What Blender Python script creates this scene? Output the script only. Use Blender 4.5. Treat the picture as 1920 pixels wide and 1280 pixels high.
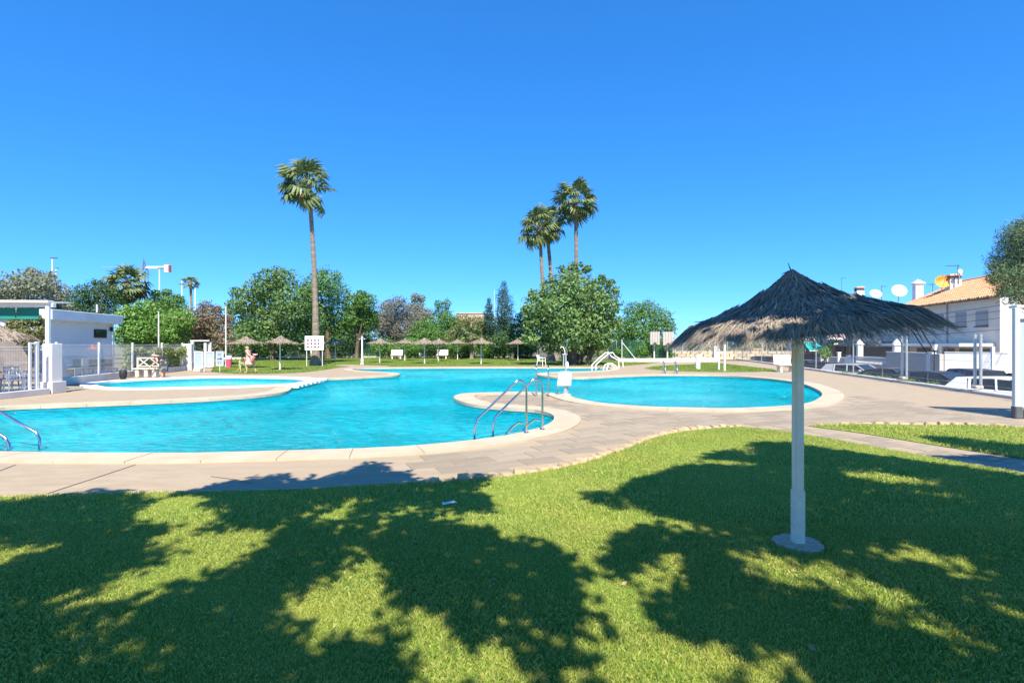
import bpy, bmesh, math, random
import numpy as np
from mathutils import Vector, Matrix
from mathutils.geometry import delaunay_2d_cdt
R = math.radians
random.seed(7)
rng = np.random.default_rng(7)
for o in list(bpy.data.objects):
    bpy.data.objects.remove(o)
scene = bpy.context.scene
COL = scene.collection

# ------------------------------------------------------------------ camera, sky, sun, exposure
F = 1000.0            # focal length in photo pixels (photo 1920 wide)
EYE = 1.7
HORIZON = 645.0
cam_d = bpy.data.cameras.new('camera')
cam = bpy.data.objects.new('camera', cam_d)
COL.objects.link(cam)
cam.location = (0, 0, EYE)
cam.rotation_euler = (R(90), 0, 0)
cam_d.sensor_width = 36.0
cam_d.lens = 36.0 * F / 1920.0
cam_d.shift_y = 5.0 / 1920.0
cam_d.clip_start = 0.05
cam_d.clip_end = 9000
scene.camera = cam

SUN_EL = R(50)
SUN_DIR = Vector((0.135 * math.cos(SUN_EL), -0.991 * math.cos(SUN_EL), math.sin(SUN_EL))).normalized()
world = bpy.data.worlds.new('World')
scene.world = world
world.use_nodes = True
wn, wl = world.node_tree.nodes, world.node_tree.links
bg = wn['Background']
sky = wn.new('ShaderNodeTexSky')
sky.sky_type = 'NISHITA'
sky.sun_disc = False
sky.sun_elevation = SUN_EL
sky.sun_rotation = R(172.2)
sky.altitude = 3000
sky.air_density = 1.0
sky.dust_density = 0.0
sky.ozone_density = 2.0
# clear Mediterranean sky: softened contrast between zenith and horizon, deep blue
gam = wn.new('ShaderNodeGamma'); gam.inputs['Gamma'].default_value = 0.64
tint = wn.new('ShaderNodeMix'); tint.data_type = 'RGBA'; tint.blend_type = 'MULTIPLY'; tint.clamp_result = False
tint.inputs[0].default_value = 1.0
tint.inputs[7].default_value = (0.53, 0.90, 1.46, 1)
hsv = wn.new('ShaderNodeHueSaturation')
hsv.inputs["Saturation"].default_value = 1.14
wl.new(sky.outputs[0], gam.inputs['Color'])
wl.new(gam.outputs[0], tint.inputs[6])
wl.new(tint.outputs[2], hsv.inputs['Color'])
wl.new(hsv.outputs[0], bg.inputs[0])
bg.inputs[1].default_value = 0.15
sun_d = bpy.data.lights.new('sun', 'SUN')
sun_d.energy = 4.15
sun_d.angle = R(0.53)
sun_d.color = (1.0, 0.925, 0.79)
sun = bpy.data.objects.new('sun', sun_d)
COL.objects.link(sun)
sun.location = (10, -60, 80)
sun.rotation_euler = SUN_DIR.to_track_quat('Z', 'Y').to_euler()
vs = scene.view_settings
vs.view_transform = 'Standard'
vs.look = 'None'
vs.exposure = 1.15
vs.gamma = 1.0
vs.use_curve_mapping = False
scene.cycles.max_bounces = 8
scene.cycles.transparent_max_bounces = 24

# ------------------------------------------------------------------ helpers
def G(x, y, z=0.0):
    """photo pixel -> point on the horizontal plane z"""
    d = (EYE - z) * F / (y - HORIZON)
    return Vector(((x - 960) / F * d, d, z))
def P(x, y, d):
    """photo pixel at distance d"""
    return Vector(((x - 960) / F * d, d, EYE - (y - HORIZON) / F * d))

def tag(o, label=None, cat=None, group=None, kind=None):
    if label: o['label'] = label
    if cat: o['category'] = cat
    if group: o['group'] = group
    if kind: o['kind'] = kind
    return o
def empty(name, loc=(0, 0, 0), rz=0.0):
    o = bpy.data.objects.new(name, None)
    o.empty_display_size = 0.2
    COL.objects.link(o)
    o.location = loc
    o.rotation_euler = (0, 0, rz)
    return o
def thing(name, label, cat, loc=(0, 0, 0), rz=0.0, group=None):
    return tag(empty(name, loc, rz), label, cat, group)
def link_mesh(name, me, mat=None, parent=None):
    o = bpy.data.objects.new(name, me)
    COL.objects.link(o)
    if mat is not None and not me.materials:
        me.materials.append(mat)
    if parent is not None: o.parent = parent
    return o
def copy_tree(o, parent=None):
    c = o.copy()
    COL.objects.link(c)
    c.parent = parent
    for ch in o.children:
        copy_tree(ch, c)
    return c

class MB:
    """collects shapes into one mesh"""
    def __init__(s): s.v = []; s.f = []
    def add(s, vs_, fs_, M=None):
        n = len(s.v)
        for q in vs_:
            q = Vector(q)
            s.v.append(tuple(M @ q) if M else tuple(q))
        for f in fs_: s.f.append(tuple(i + n for i in f))
        return s
    def box(s, c, size, M=None, rz=0.0):
        x, y, z = [k / 2 for k in size]
        vv = [(-x,-y,-z),(x,-y,-z),(x,y,-z),(-x,y,-z),(-x,-y,z),(x,-y,z),(x,y,z),(-x,y,z)]
        T = Matrix.Translation(Vector(c)) @ Matrix.Rotation(rz, 4, 'Z')
        if M is not None: T = M @ T
        return s.add(vv, [(3,2,1,0),(4,5,6,7),(0,1,5,4),(1,2,6,5),(2,3,7,6),(3,0,4,7)], T)
    def bbox(s, c, size, b=0.01, M=None, rz=0.0):
        """box with chamfered edges"""
        x, y, z = [k / 2 for k in size]
        b = min(b, x*.9, y*.9, z*.9)
        vv = []; 
        for sz in (-1, 1):
            for (ax, ay) in ((-1,-1),(1,-1),(1,1),(-1,1)):
                vv += [(ax*(x-b), ay*y, sz*(z-b)), (ax*x, ay*(y-b), sz*(z-b)), (ax*(x-b), ay*(y-b), sz*z)]
        bm = bmesh.new()
        for q in vv: bm.verts.new(q)
        bmesh.ops.convex_hull(bm, input=bm.verts)
        bm.verts.index_update()
        T = Matrix.Translation(Vector(c)) @ Matrix.Rotation(rz, 4, 'Z')
        if M is not None: T = M @ T
        s.add([v.co for v in bm.verts], [[v.index for v in f.verts] for f in bm.faces], T)
        bm.free()
        return s
    def rod(s, a, b, r0, r1=None, n=8, cap=True):
        a = Vector(a); b = Vector(b); r1 = r0 if r1 is None else r1
        d = b - a
        if d.length < 1e-6: return s
        q = d.to_track_quat('Z', 'Y').to_matrix()
        vv = []
        for (c, r) in ((a, r0), (b, r1)):
            for i in range(n):
                t = 2*math.pi*i/n
                vv.append(c + q @ Vector((r*math.cos(t), r*math.sin(t), 0)))
        ff = [(i, (i+1) % n, n+(i+1) % n, n+i) for i in range(n)]
        if cap: ff += [tuple(range(n-1, -1, -1)), tuple(range(n, 2*n))]
        return s.add(vv, ff)
    def tube(s, pts, r, n=8, cap=True):
        pts = [Vector(p) for p in pts]
        rs = r if isinstance(r, (list, tuple)) else [r]*len(pts)
        vv = []; up = None
        for i, p in enumerate(pts):
            d = (pts[min(i+1, len(pts)-1)] - pts[max(i-1, 0)]).normalized()
            if up is None:
                up = Vector((0, 0, 1)) if abs(d.z) < .9 else Vector((1, 0, 0))
            a = d.cross(up)
            if a.length < 1e-4: a = d.cross(Vector((0.3, 1, 0.2)))
            a.normalize(); b = a.cross(d).normalized(); up = b
            for k in range(n):
                t = 2*math.pi*k/n
                vv.append(p + float(rs[i])*(a*math.cos(t) + b*math.sin(t)))
        ff = []
        for i in range(len(pts)-1):
            for k in range(n):
                ff.append((i*n+k, i*n+(k+1) % n, (i+1)*n+(k+1) % n, (i+1)*n+k))
        if cap: ff += [tuple(range(n-1, -1, -1)), tuple(range((len(pts)-1)*n, len(pts)*n))]
        return s.add(vv, ff)
    def lathe(s, prof, n=16, M=None, a0=0.0, a1=2*math.pi):
        """prof: list of (r, z)"""
        vv = []; full = abs(a1-a0-2*math.pi) < 1e-6
        m = n if full else n+1
        for (r, z) in prof:
            for k in range(m):
                t = a0 + (a1-a0)*k/n
                vv.append((r*math.cos(t), r*math.sin(t), z))
        ff = []
        for i in range(len(prof)-1):
            for k in range(n):
                k2 = (k+1) % m
                ff.append((i*m+k, i*m+k2, (i+1)*m+k2, (i+1)*m+k))
        if full:
            if prof[0][0] > 1e-4: ff.append(tuple(range(m-1, -1, -1)))
            if prof[-1][0] > 1e-4: ff.append(tuple(range((len(prof)-1)*m, len(prof)*m)))
        return s.add(vv, ff, M)
    def prism(s, poly, z0, z1, M=None):
        n = len(poly)
        vv = [(p[0], p[1], z0) for p in poly] + [(p[0], p[1], z1) for p in poly]
        ff = [tuple(range(n-1, -1, -1)), tuple(range(n, 2*n))] + [(i, (i+1) % n, n+(i+1) % n, n+i) for i in range(n)]
        return s.add(vv, ff, M)
    def ball(s, c, r, n=10, m=6, M=None):
        rx, ry, rz_ = (r, r, r) if not isinstance(r, (tuple, list)) else r
        prof = []
        vv = []; ff = []
        for i in range(m+1):
            ph = -math.pi/2 + math.pi*i/m
            for k in range(n):
                t = 2*math.pi*k/n
                vv.append((c[0]+rx*math.cos(ph)*math.cos(t), c[1]+ry*math.cos(ph)*math.sin(t), c[2]+rz_*math.sin(ph)))
        for i in range(m):
            for k in range(n):
                ff.append((i*n+k, i*n+(k+1) % n, (i+1)*n+(k+1) % n, (i+1)*n+k))
        return s.add(vv, ff, M)
    def mesh(s, name, smooth=False):
        me = bpy.data.meshes.new(name)
        me.from_pydata(s.v, [], s.f)
        me.validate(); me.update()
        bm = bmesh.new(); bm.from_mesh(me)
        bmesh.ops.remove_doubles(bm, verts=bm.verts, dist=1e-5)
        bmesh.ops.recalc_face_normals(bm, faces=bm.faces)
        bm.to_mesh(me); bm.free()
        if smooth:
            me.shade_smooth()
            try: me.set_sharp_from_angle(angle=R(42))
            except Exception: pass
        return me
    def build(s, name, mat, parent=None, smooth=False):
        return link_mesh(name, s.mesh(name, smooth), mat, parent)

# ------------------------------------------------------------------ materials
MATS = {}
def nodes_of(name):
    m = bpy.data.materials.new(name); m.use_nodes = True
    return m, m.node_tree.nodes, m.node_tree.links, m.node_tree.nodes['Principled BSDF']
def mat(name, col, rough=0.7, var=0.12, scale=3.0, bump=0.0, bscale=40.0, metal=0.0, col2=None, spec=0.4, detail=6.0, stretch=None, coat=0.0):
    if name in MATS: return MATS[name]
    m, n, l, b = nodes_of(name)
    tc = n.new('ShaderNodeTexCoord')
    src = tc.outputs['Object']
    if stretch:
        mp = n.new('ShaderNodeMapping'); mp.inputs['Scale'].default_value = stretch
        l.new(src, mp.inputs[0]); src = mp.outputs[0]
    nz = n.new('ShaderNodeTexNoise'); nz.inputs['Scale'].default_value = scale; nz.inputs['Detail'].default_value = detail
    nz.inputs['Roughness'].default_value = 0.65
    l.new(src, nz.inputs['Vector'])
    rmp = n.new('ShaderNodeValToRGB')
    c = np.array(col[:3])
    c2 = np.array(col2) if col2 is not None else c * (1 + var)
    c1 = c * (1 - var) if col2 is None else c
    rmp.color_ramp.elements[0].position = 0.32; rmp.color_ramp.elements[1].position = 0.68
    rmp.color_ramp.elements[0].color = (*np.clip(c1, 0, 1), 1); rmp.color_ramp.elements[1].color = (*np.clip(c2, 0, 1), 1)
    l.new(nz.outputs[0], rmp.inputs[0]); l.new(rmp.outputs[0], b.inputs['Base Color'])
    b.inputs['Roughness'].default_value = rough; b.inputs['Metallic'].default_value = metal
    b.inputs['Specular IOR Level'].default_value = spec
    b.inputs['Coat Weight'].default_value = coat
    if bump > 0:
        nb = n.new('ShaderNodeTexNoise'); nb.inputs['Scale'].default_value = bscale; nb.inputs['Detail'].default_value = 4
        l.new(src, nb.inputs['Vector'])
        bp = n.new('ShaderNodeBump'); bp.inputs['Strength'].default_value = bump; bp.inputs['Distance'].default_value = 0.02
        l.new(nb.outputs[0], bp.inputs['Height']); l.new(bp.outputs[0], b.inputs['Normal'])
    MATS[name] = m
    return m
def leafmat(name, cols, rough=0.55, trans=0.3, patch=None):
    """foliage: colour picked leaf by leaf"""
    if name in MATS: return MATS[name]
    m, n, l, b = nodes_of(name)
    g = n.new('ShaderNodeNewGeometry')
    rmp = n.new('ShaderNodeValToRGB')
    k = len(cols)
    while len(rmp.color_ramp.elements) < k: rmp.color_ramp.elements.new(0.5)
    for i, c in enumerate(cols):
        rmp.color_ramp.elements[i].position = i/(k-1); rmp.color_ramp.elements[i].color = (*c, 1)
    l.new(g.outputs['Random Per Island'], rmp.inputs[0])
    cout = rmp.outputs[0]
    if patch:          # drier and lusher patches across the ground
        tc = n.new('ShaderNodeTexCoord'); nz = n.new('ShaderNodeTexNoise'); nz.inputs['Scale'].default_value = 1.1; nz.inputs['Detail'].default_value = 5; nz.inputs['Roughness'].default_value = .6
        l.new(tc.outputs['Object'], nz.inputs['Vector'])
        pr = n.new('ShaderNodeMapRange'); pr.inputs[1].default_value = .40; pr.inputs[2].default_value = .68; pr.inputs[3].default_value = 0; pr.inputs[4].default_value = .62
        l.new(nz.outputs[0], pr.inputs[0])
        pm = n.new('ShaderNodeMix'); pm.data_type = 'RGBA'; l.new(pr.outputs[0], pm.inputs[0]); l.new(cout, pm.inputs[6]); pm.inputs[7].default_value = (*patch, 1)
        cout = pm.outputs[2]
    l.new(cout, b.inputs['Base Color'])
    b.inputs['Roughness'].default_value = rough
    b.inputs['Specular IOR Level'].default_value = 0.3
    tr = n.new('ShaderNodeBsdfTranslucent')
    l.new(cout, tr.inputs['Color'])
    mx = n.new('ShaderNodeMixShader'); mx.inputs[0].default_value = trans
    l.new(b.outputs[0], mx.inputs[1]); l.new(tr.outputs[0], mx.inputs[2])
    l.new(mx.outputs[0], n['Material Output'].inputs[0])
    MATS[name] = m
    return m
def glassmat(name, col, rough=0.04):
    if name in MATS: return MATS[name]
    m, n, l, b = nodes_of(name)
    b.inputs['Base Color'].default_value = (*col, 1)
    b.inputs['Roughness'].default_value = rough
    b.inputs['Specular IOR Level'].default_value = 0.45
    MATS[name] = m
    return m

M_white = mat('white_paint', (0.80, 0.78, 0.74), 0.55, 0.05, 2.0)
M_whitewall = mat('white_render', (0.76, 0.72, 0.66), 0.85, 0.08, 1.2, 0.3, 60)
M_greywall = mat('grey_render', (0.50, 0.45, 0.40), 0.9, 0.08, 0.8, 0.3, 60)
M_lowwall = mat('low_wall_render', (0.60, 0.56, 0.52), 0.9, 0.10, 1.0, 0.3, 50)
M_steel = mat('stainless_steel', (0.62, 0.63, 0.64), 0.16, 0.05, 6.0, metal=1.0)
M_galv = mat('galvanised_steel', (0.50, 0.51, 0.50), 0.45, 0.12, 10.0, metal=0.6)
M_greypole = mat('grey_pole', (0.60, 0.60, 0.56), 0.5, 0.06, 5.0)
M_conc = mat('concrete', (0.54, 0.47, 0.39), 0.9, 0.18, 14.0, 0.6, 60)
M_benchstone = mat('cast_stone', (0.66, 0.60, 0.48), 0.85, 0.10, 6.0, 0.3, 40)
M_black = mat('black_plastic', (0.025, 0.027, 0.03), 0.5, 0.2, 5.0)
M_darkgrey = mat('dark_grey', (0.10, 0.11, 0.12), 0.6, 0.15, 5.0)
M_trunk = mat('bark', (0.13, 0.10, 0.075), 0.95, 0.35, 5.0, 0.9, 14, stretch=(1, 1, .35))
M_palmtrunk = mat('palm_bark', (0.24, 0.19, 0.14), 0.95, 0.35, 3.0, 0.9, 12, stretch=(1, 1, 4))
M_terracotta = mat('terracotta', (0.56, 0.25, 0.115), 0.85, 0.32, 2.2, 0.3, 40, col2=(0.72, 0.40, 0.22))
M_greenmesh = mat('green_wire', (0.05, 0.22, 0.14), 0.5, 0.1, 4)
M_wire = mat('fence_wire', (0.40, 0.41, 0.41), 0.5, 0.05, 4, metal=.3)
M_whitewire = mat('white_wire', (0.70, 0.71, 0.72), 0.5, 0.05, 4)
M_glassdark = glassmat('dark_glass', (0.02, 0.028, 0.032))
M_shutter = mat('roller_shutter', (0.42, 0.41, 0.40), 0.6, 0.05, 3)
M_skin = mat('skin', (0.60, 0.36, 0.26), 0.5, 0.06, 6)
M_tealawning = mat('teal_awning', (0.0, 0.30, 0.28), 0.75, 0.08, 3)
M_greenawning = mat('green_awning', (0.015, 0.20, 0.15), 0.7, 0.08, 3)

# ------------------------------------------------------------------ 2-D outlines
def spline(pts, sub=6, closed=True):
    n = len(pts); out = []
    rngi = range(n) if closed else range(n-1)
    for i in rngi:
        if closed: p0, p1, p2, p3 = [pts[(i+k) % n] for k in (-1, 0, 1, 2)]
        else: p0, p1, p2, p3 = pts[max(i-1, 0)], pts[i], pts[i+1], pts[min(i+2, n-1)]
        for j in range(sub):
            t = j/sub
            out.append(tuple(0.5*((2*p1[k]) + (-p0[k]+p2[k])*t + (2*p0[k]-5*p1[k]+4*p2[k]-p3[k])*t*t + (-p0[k]+3*p1[k]-3*p2[k]+p3[k])*t**3) for k in (0, 1)))
    if not closed: out.append(tuple(pts[-1]))
    return out
def ground_poly(px, sub=6, closed=True):
    return [G(x, y).to_2d() for (x, y) in spline(px, sub, closed)]
def inside(p, poly):
    x, y = p[0], p[1]; c = False; j = len(poly)-1
    for i in range(len(poly)):
        xi, yi = poly[i][0], poly[i][1]; xj, yj = poly[j][0], poly[j][1]
        if (yi > y) != (yj > y) and x < (xj-xi)*(y-yi)/(yj-yi)+xi: c = not c
        j = i
    return c
def inside_np(X, Y, poly):
    c = np.zeros(X.shape, bool); n = len(poly); j = n-1
    for i in range(n):
        xi, yi = poly[i]; xj, yj = poly[j]
        if yi != yj:
            c ^= ((yi > Y) != (yj > Y)) & (X < (xj-xi)*(Y-yi)/(yj-yi)+xi)
        j = i
    return c
def resample(poly, step, closed=True):
    pts = [Vector(p) for p in poly]
    if closed: pts = pts + [pts[0]]
    L = [0]
    for a, b in zip(pts, pts[1:]): L.append(L[-1] + (b-a).length)
    n = max(3, int(round(L[-1]/step)))
    out = []; k = 0
    for i in range(n if closed else n+1):
        s = L[-1]*i/n
        while k < len(L)-2 and L[k+1] < s: k += 1
        t = (s-L[k])/max(1e-9, L[k+1]-L[k])
        out.append(pts[k].lerp(pts[k+1], t))
    return out
def area2(poly):
    return sum(poly[i][0]*poly[(i+1) % len(poly)][1]-poly[(i+1) % len(poly)][0]*poly[i][1] for i in range(len(poly)))/2
def offset_poly(poly, d):
    """outward offset of a closed polygon"""
    n = len(poly); sgn = 1 if area2(poly) > 0 else -1; out = []
    for i in range(n):
        t = (poly[(i+1) % n]-poly[i-1]).normalized()
        out.append(poly[i] + Vector((t.y, -t.x))*sgn*d)
    return out
def sheet(name, outer, holes, z, m, parent=None):
    verts = [Vector((p[0], p[1])) for p in outer]; edges = [(i, (i+1) % len(outer)) for i in range(len(outer))]
    for h in holes:
        n0 = len(verts); verts += [Vector((p[0], p[1])) for p in h]
        edges += [(n0+i, n0+(i+1) % len(h)) for i in range(len(h))]
    vo, eo, fo, *_ = delaunay_2d_cdt(verts, edges, [], 0, 1e-5)
    ff = []
    for f in fo:
        c = sum((vo[i] for i in f), Vector((0, 0)))/len(f)
        if inside(c, outer) and not any(inside(c, h) for h in holes): ff.append(tuple(f))
    me = bpy.data.meshes.new(name)
    me.from_pydata([(v.x, v.y, z) for v in vo], [], ff); me.update()
    bm = bmesh.new(); bm.from_mesh(me)
    for f in bm.faces:
        if f.normal.z < 0: f.normal_flip()
    bmesh.ops.delete(bm, geom=[v for v in bm.verts if not v.link_faces], context='VERTS')
    bm.to_mesh(me); bm.free()
    return link_mesh(name, me, m, parent)

# ------------------------------------------------------------------ foliage
def quads_mesh(name, V, m, parent=None):
    """V: (n,4,3) array of quads"""
    n = V.shape[0]
    me = bpy.data.meshes.new(name)
    me.vertices.add(n*4); me.vertices.foreach_set('co', V.reshape(-1).astype(np.float32))
    me.loops.add(n*4); me.loops.foreach_set('vertex_index', np.arange(n*4, dtype=np.int32))
    me.polygons.add(n); me.polygons.foreach_set('loop_start', np.arange(0, n*4, 4, dtype=np.int32))
    me.polygons.foreach_set('loop_total', np.full(n, 4, np.int32))
    me.update(calc_edges=True)
    return link_mesh(name, me, m, parent)
def unit(a): return a/np.maximum(np.linalg.norm(a, axis=-1, keepdims=True), 1e-9)
def leaf_quads(Pn, N, L, W):
    n = len(Pn)
    T = unit(np.cross(N, unit(rng.normal(size=(n, 3)))))
    B = np.cross(N, T)
    L = L*rng.uniform(.6, 1.3, (n, 1)); W = W*rng.uniform(.6, 1.3, (n, 1))
    return np.stack([Pn-T*L/2, Pn+B*W/2-T*L*.08, Pn+T*L/2, Pn-B*W/2-T*L*.08], axis=1)
def lobe_leaves(lobes, n, size, aspect=.55, shell=.72, rnd=.75, sprig=.10, core=.12):
    """leaves on the shells of many lobes (x,y,z,rx,ry,rz)"""
    A = np.array([l[3]*l[5]+l[3]*l[4] for l in lobes]); A = A/A.sum()
    out = []
    for l, a in zip(lobes, A):
        k = max(6, int(n*a))
        D = unit(rng.normal(size=(k, 3)))
        rr = rng.uniform(shell, 1.06, (k, 1))
        sp = rng.random((k, 1)) < sprig
        rr = np.where(sp, rng.uniform(1.0, 1.32, (k, 1)), rr)
        co = rng.random((k, 1)) < core
        rr = np.where(co, rng.uniform(.2, .7, (k, 1)), rr)
        # lumpy radius so that the lobe breaks into tufts
        w = .10*np.sin(D[:, :1]*9+l[0]*3)*np.sin(D[:, 1:2]*8+l[2]*5)+.10*np.sin(D[:, 2:3]*11+l[0])
        c = np.array(l[:3]); r = np.array(l[3:6])
        Pn = c + D*r*(rr+w)
        N = unit(D + rnd*rng.normal(size=(k, 3)) + np.array([0, 0, .25]))
        out.append(leaf_quads(Pn, N, size, size*aspect))
    return np.concatenate(out)
def px_lobes(px, d, deep=1.0, flat=.9):
    """photo circles (x, y, r) at distance d -> lobes with real depth"""
    out = []
    cx = sum(p[0] for p in px)/len(px); half = max(abs(p[0]-cx)+p[2] for p in px)
    for (x, y, r) in px:
        rr = r*d/F
        q = 1-((x-cx)/half)**2
        dd = rng.uniform(-1, 1)*deep*half*d/F*.7*max(.15, q)
        c = P(x, y, d); k = (d+dd)/d
        out.append((c.x*k, d+dd, EYE+(c.z-EYE)*k, rr*k, rr*k, rr*flat*k))
    return out
def limb(mb, a, b, r0, r1, bend=.15, n=5, sides=7):
    a = Vector(a); b = Vector(b); L = (b-a).length
    off = Vector((float(rng.normal()), float(rng.normal()), float(rng.normal()*.3)))*(L*bend*.5)
    pts = [a.lerp(b, float(t))+off*math.sin(math.pi*t) for t in np.linspace(0, 1, n)]
    mb.tube(pts, [r0+(r1-r0)*t for t in np.linspace(0, 1, n)], sides)
def tree(name, label, d, px, base, leaf, n, m, group=None, trunk_r=.22, deep=1.0, cat='tree', flat=.9, aspect=.55, trunk_m=None, extra=None, shell=.72, sprig=.10, rnd=.75, core=.12):
    """px: silhouette circles in the photo, base: (x px) of the trunk or a point"""
    b = Vector(((base-960)/F*d, d, 0.0)) if not isinstance(base, Vector) else base
    t = thing(name, label, cat, b, 0, group)
    lobes = px_lobes(px, d, deep, flat)
    if extra: lobes += extra
    V = lobe_leaves(lobes, n, leaf, aspect, shell=shell, sprig=sprig, rnd=rnd, core=core) - np.array(b)
    quads_mesh('crown', V, m, t)
    mb = MB()
    zs = sorted(l[2] for l in lobes); zmid = zs[len(zs)//2]
    cen = Vector((float(np.mean([l[0] for l in lobes])), float(np.mean([l[1] for l in lobes])), 0.0)) - b
    fork = Vector((cen.x*.35, cen.y*.35, max(.5, float(zmid)*.45)))
    pts = [Vector((0, 0, -.1)), Vector((0, 0, .15)), fork*.5+Vector((float(rng.normal())*.05, 0, 0)), fork]
    mb.tube(pts, [trunk_r*1.5, trunk_r*1.1, trunk_r*.95, trunk_r*.8], 9)
    order = sorted(lobes, key=lambda l: -l[3])[:9]
    for l in order:
        limb(mb, fork, Vector([float(q) for q in l[:3]])-b, trunk_r*.5, trunk_r*.12)
    mb.build('trunk', trunk_m or M_trunk, t, True)
    return t
# ================================================================== THE SETTING
O2 = Vector((15.5, 16.5)); U2 = Vector((0.215, 0.977)).normalized(); V2 = Vector((U2.y, -U2.x))
def S(s, v, z=0.0):
    """street coordinates: s along the kerb, v away from the pool"""
    p = O2 + U2*s + V2*v
    return Vector((p.x, p.y, z))
def s_at(x, v):
    """distance along the street where the photo column x meets the line v"""
    c = (x-960)/F
    t = (v + O2.dot(V2))/(c*V2.x+V2.y)
    return (Vector((c*t, t))-O2).dot(U2), t
STREET_ANG = math.atan2(U2.y, U2.x)
STREET_Z = -1.06

POOL_PX = [(-60,849),(0,850),(120,852),(250,853),(400,852),(550,848),(700,843),(800,837),(880,829),(950,819),(1000,808),(1030,797),(1041,787),(1035,778),
 (1005,770),(950,766),(890,760),(858,751),(853,745),(870,739),(920,737),(980,736),(1030,738),(1062,741.5),(1080,748),(1125,756.5),(1200,763),(1281,766),(1375,767),
 (1469,763),(1516,757),(1537,748),(1543,739),(1531,730),(1506,720.6),(1469,714),(1406,707.5),(1344,704),(1250,703),(1175,705),(1125,707.5),(1085,709),(1040,707),
 (1014,704.5),(1006,702),(1018,699.5),(1060,698),(1110,696.5),(1138,694.5),(1146,692),(1138,690.3),(1100,689.7),(1000,689.5),(850,689.6),(760,690),(700,690.5),(668,691.5),(660,693.3),
 (675,695.5),(700,697.2),(725,698.6),(743,700),(749,702),(740,704.5),(700,707),(650,709.5),(606,711.5),(590,716),(560,723),(546,728),(543,731.5),(528,737),(480,743),(420,747.5),(360,751),
 (250,756),(120,761),(0,766),(-100,778),(-150,800),(-130,830)]
KID_PX = [(176,721),(200,717),(234,714.5),(300,710.5),(400,707),(500,708),(560,710),(590,712.5),(592,714.3),(572,717.3),(545,720.5),(500,723),(430,725.5),(360,727),(258,729),(199,727)]
pool = ground_poly(POOL_PX); kid = ground_poly(KID_PX)

# --- far ground, the plateau, the street
M_soil = mat('dry_soil', (0.20, 0.165, 0.115), 0.95, 0.3, 0.6, 0.5, 8, col2=(0.13, 0.15, 0.07))
big = [(-4000,-4000),(4000,-4000),(4000,4000),(-4000,4000)]
tag(sheet('ground', big, [], -1.3, M_soil), kind='structure')
plateau = [S(-60,.1).to_2d(), S(420,.1).to_2d(), Vector((-300,420)), Vector((-300,-60))]
tag(sheet('terrain', plateau, [pool, kid], -0.012, M_soil), kind='structure')
M_asphalt = mat('asphalt', (0.055, 0.055, 0.057), 0.9, 0.25, 1.5, 0.5, 80)
tag(sheet('road', [S(-60,.35).to_2d(), S(200,.35).to_2d(), S(200,6.6).to_2d(), S(-60,6.6).to_2d()], [], STREET_Z, M_asphalt), kind='structure')
M_pave = mat('pavement_tiles', (0.42, 0.40, 0.37), 0.9, 0.12, 2.0)
pv = MB(); pv.prism([S(-60,6.6).to_2d(), S(200,6.6).to_2d(), S(200,40).to_2d(), S(-60,40).to_2d()], STREET_Z-.1, STREET_Z+.12)
tag(pv.build('pavement', M_pave), kind='structure')

# --- deck: pale stone concrete
def deck_material(name, ca, cb, cc):
    m, n, l, b = nodes_of(name)
    tc = n.new('ShaderNodeTexCoord'); mp = n.new('ShaderNodeMapping'); mp.inputs['Rotation'].default_value = (0, 0, R(-18)); mp.inputs['Scale'].default_value = (1, 3.2, 1)
    l.new(tc.outputs['Object'], mp.inputs[0])
    n1 = n.new('ShaderNodeTexNoise'); n1.inputs['Scale'].default_value = 1.6; n1.inputs['Detail'].default_value = 9; n1.inputs['Roughness'].default_value = .7
    l.new(mp.outputs[0], n1.inputs['Vector'])
    n2 = n.new('ShaderNodeTexNoise'); n2.inputs['Scale'].default_value = .35; n2.inputs['Detail'].default_value = 5
    l.new(tc.outputs['Object'], n2.inputs['Vector'])
    r1 = n.new('ShaderNodeValToRGB'); r1.color_ramp.elements[0].position = .3; r1.color_ramp.elements[1].position = .72
    r1.color_ramp.elements[0].color = (*ca, 1); r1.color_ramp.elements[1].color = (*cb, 1)
    l.new(n1.outputs[0], r1.inputs[0])
    mx = n.new('ShaderNodeMix'); mx.data_type = 'RGBA'; mx.blend_type = 'MIX'
    r2 = n.new('ShaderNodeValToRGB'); r2.color_ramp.elements[0].position = .45; r2.color_ramp.elements[1].position = .75
    r2.color_ramp.elements[0].color = (0, 0, 0, 1); r2.color_ramp.elements[1].color = (.7, .7, .7, 1)
    l.new(n2.outputs[0], r2.inputs[0]); l.new(r2.outputs[0], mx.inputs[0])
    l.new(r1.outputs[0], mx.inputs[6]); mx.inputs[7].default_value = (*cc, 1)
    oi = n.new('ShaderNodeObjectInfo')
    hv = n.new('ShaderNodeHueSaturation')
    mr = n.new('ShaderNodeMapRange'); mr.inputs[3].default_value = .86; mr.inputs[4].default_value = 1.14
    l.new(oi.outputs['Random'], mr.inputs[0]); l.new(mr.outputs[0], hv.inputs['Value'])
    l.new(mx.outputs[2], hv.inputs['Color']); l.new(hv.outputs[0], b.inputs['Base Color'])
    b.inputs['Roughness'].default_value = .85
    nb = n.new('ShaderNodeTexNoise'); nb.inputs['Scale'].default_value = 30; nb.inputs['Detail'].default_value = 5
    l.new(mp.outputs[0], nb.inputs['Vector'])
    bp = n.new('ShaderNodeBump'); bp.inputs['Strength'].default_value = .35; bp.inputs['Distance'].default_value = .01
    l.new(nb.outputs[0], bp.inputs['Height']); l.new(bp.outputs[0], b.inputs['Normal'])
    return m
M_deck = deck_material('deck_stone', (0.275, 0.212, 0.136), (0.385, 0.305, 0.208), (0.34, 0.255, 0.165))
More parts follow.
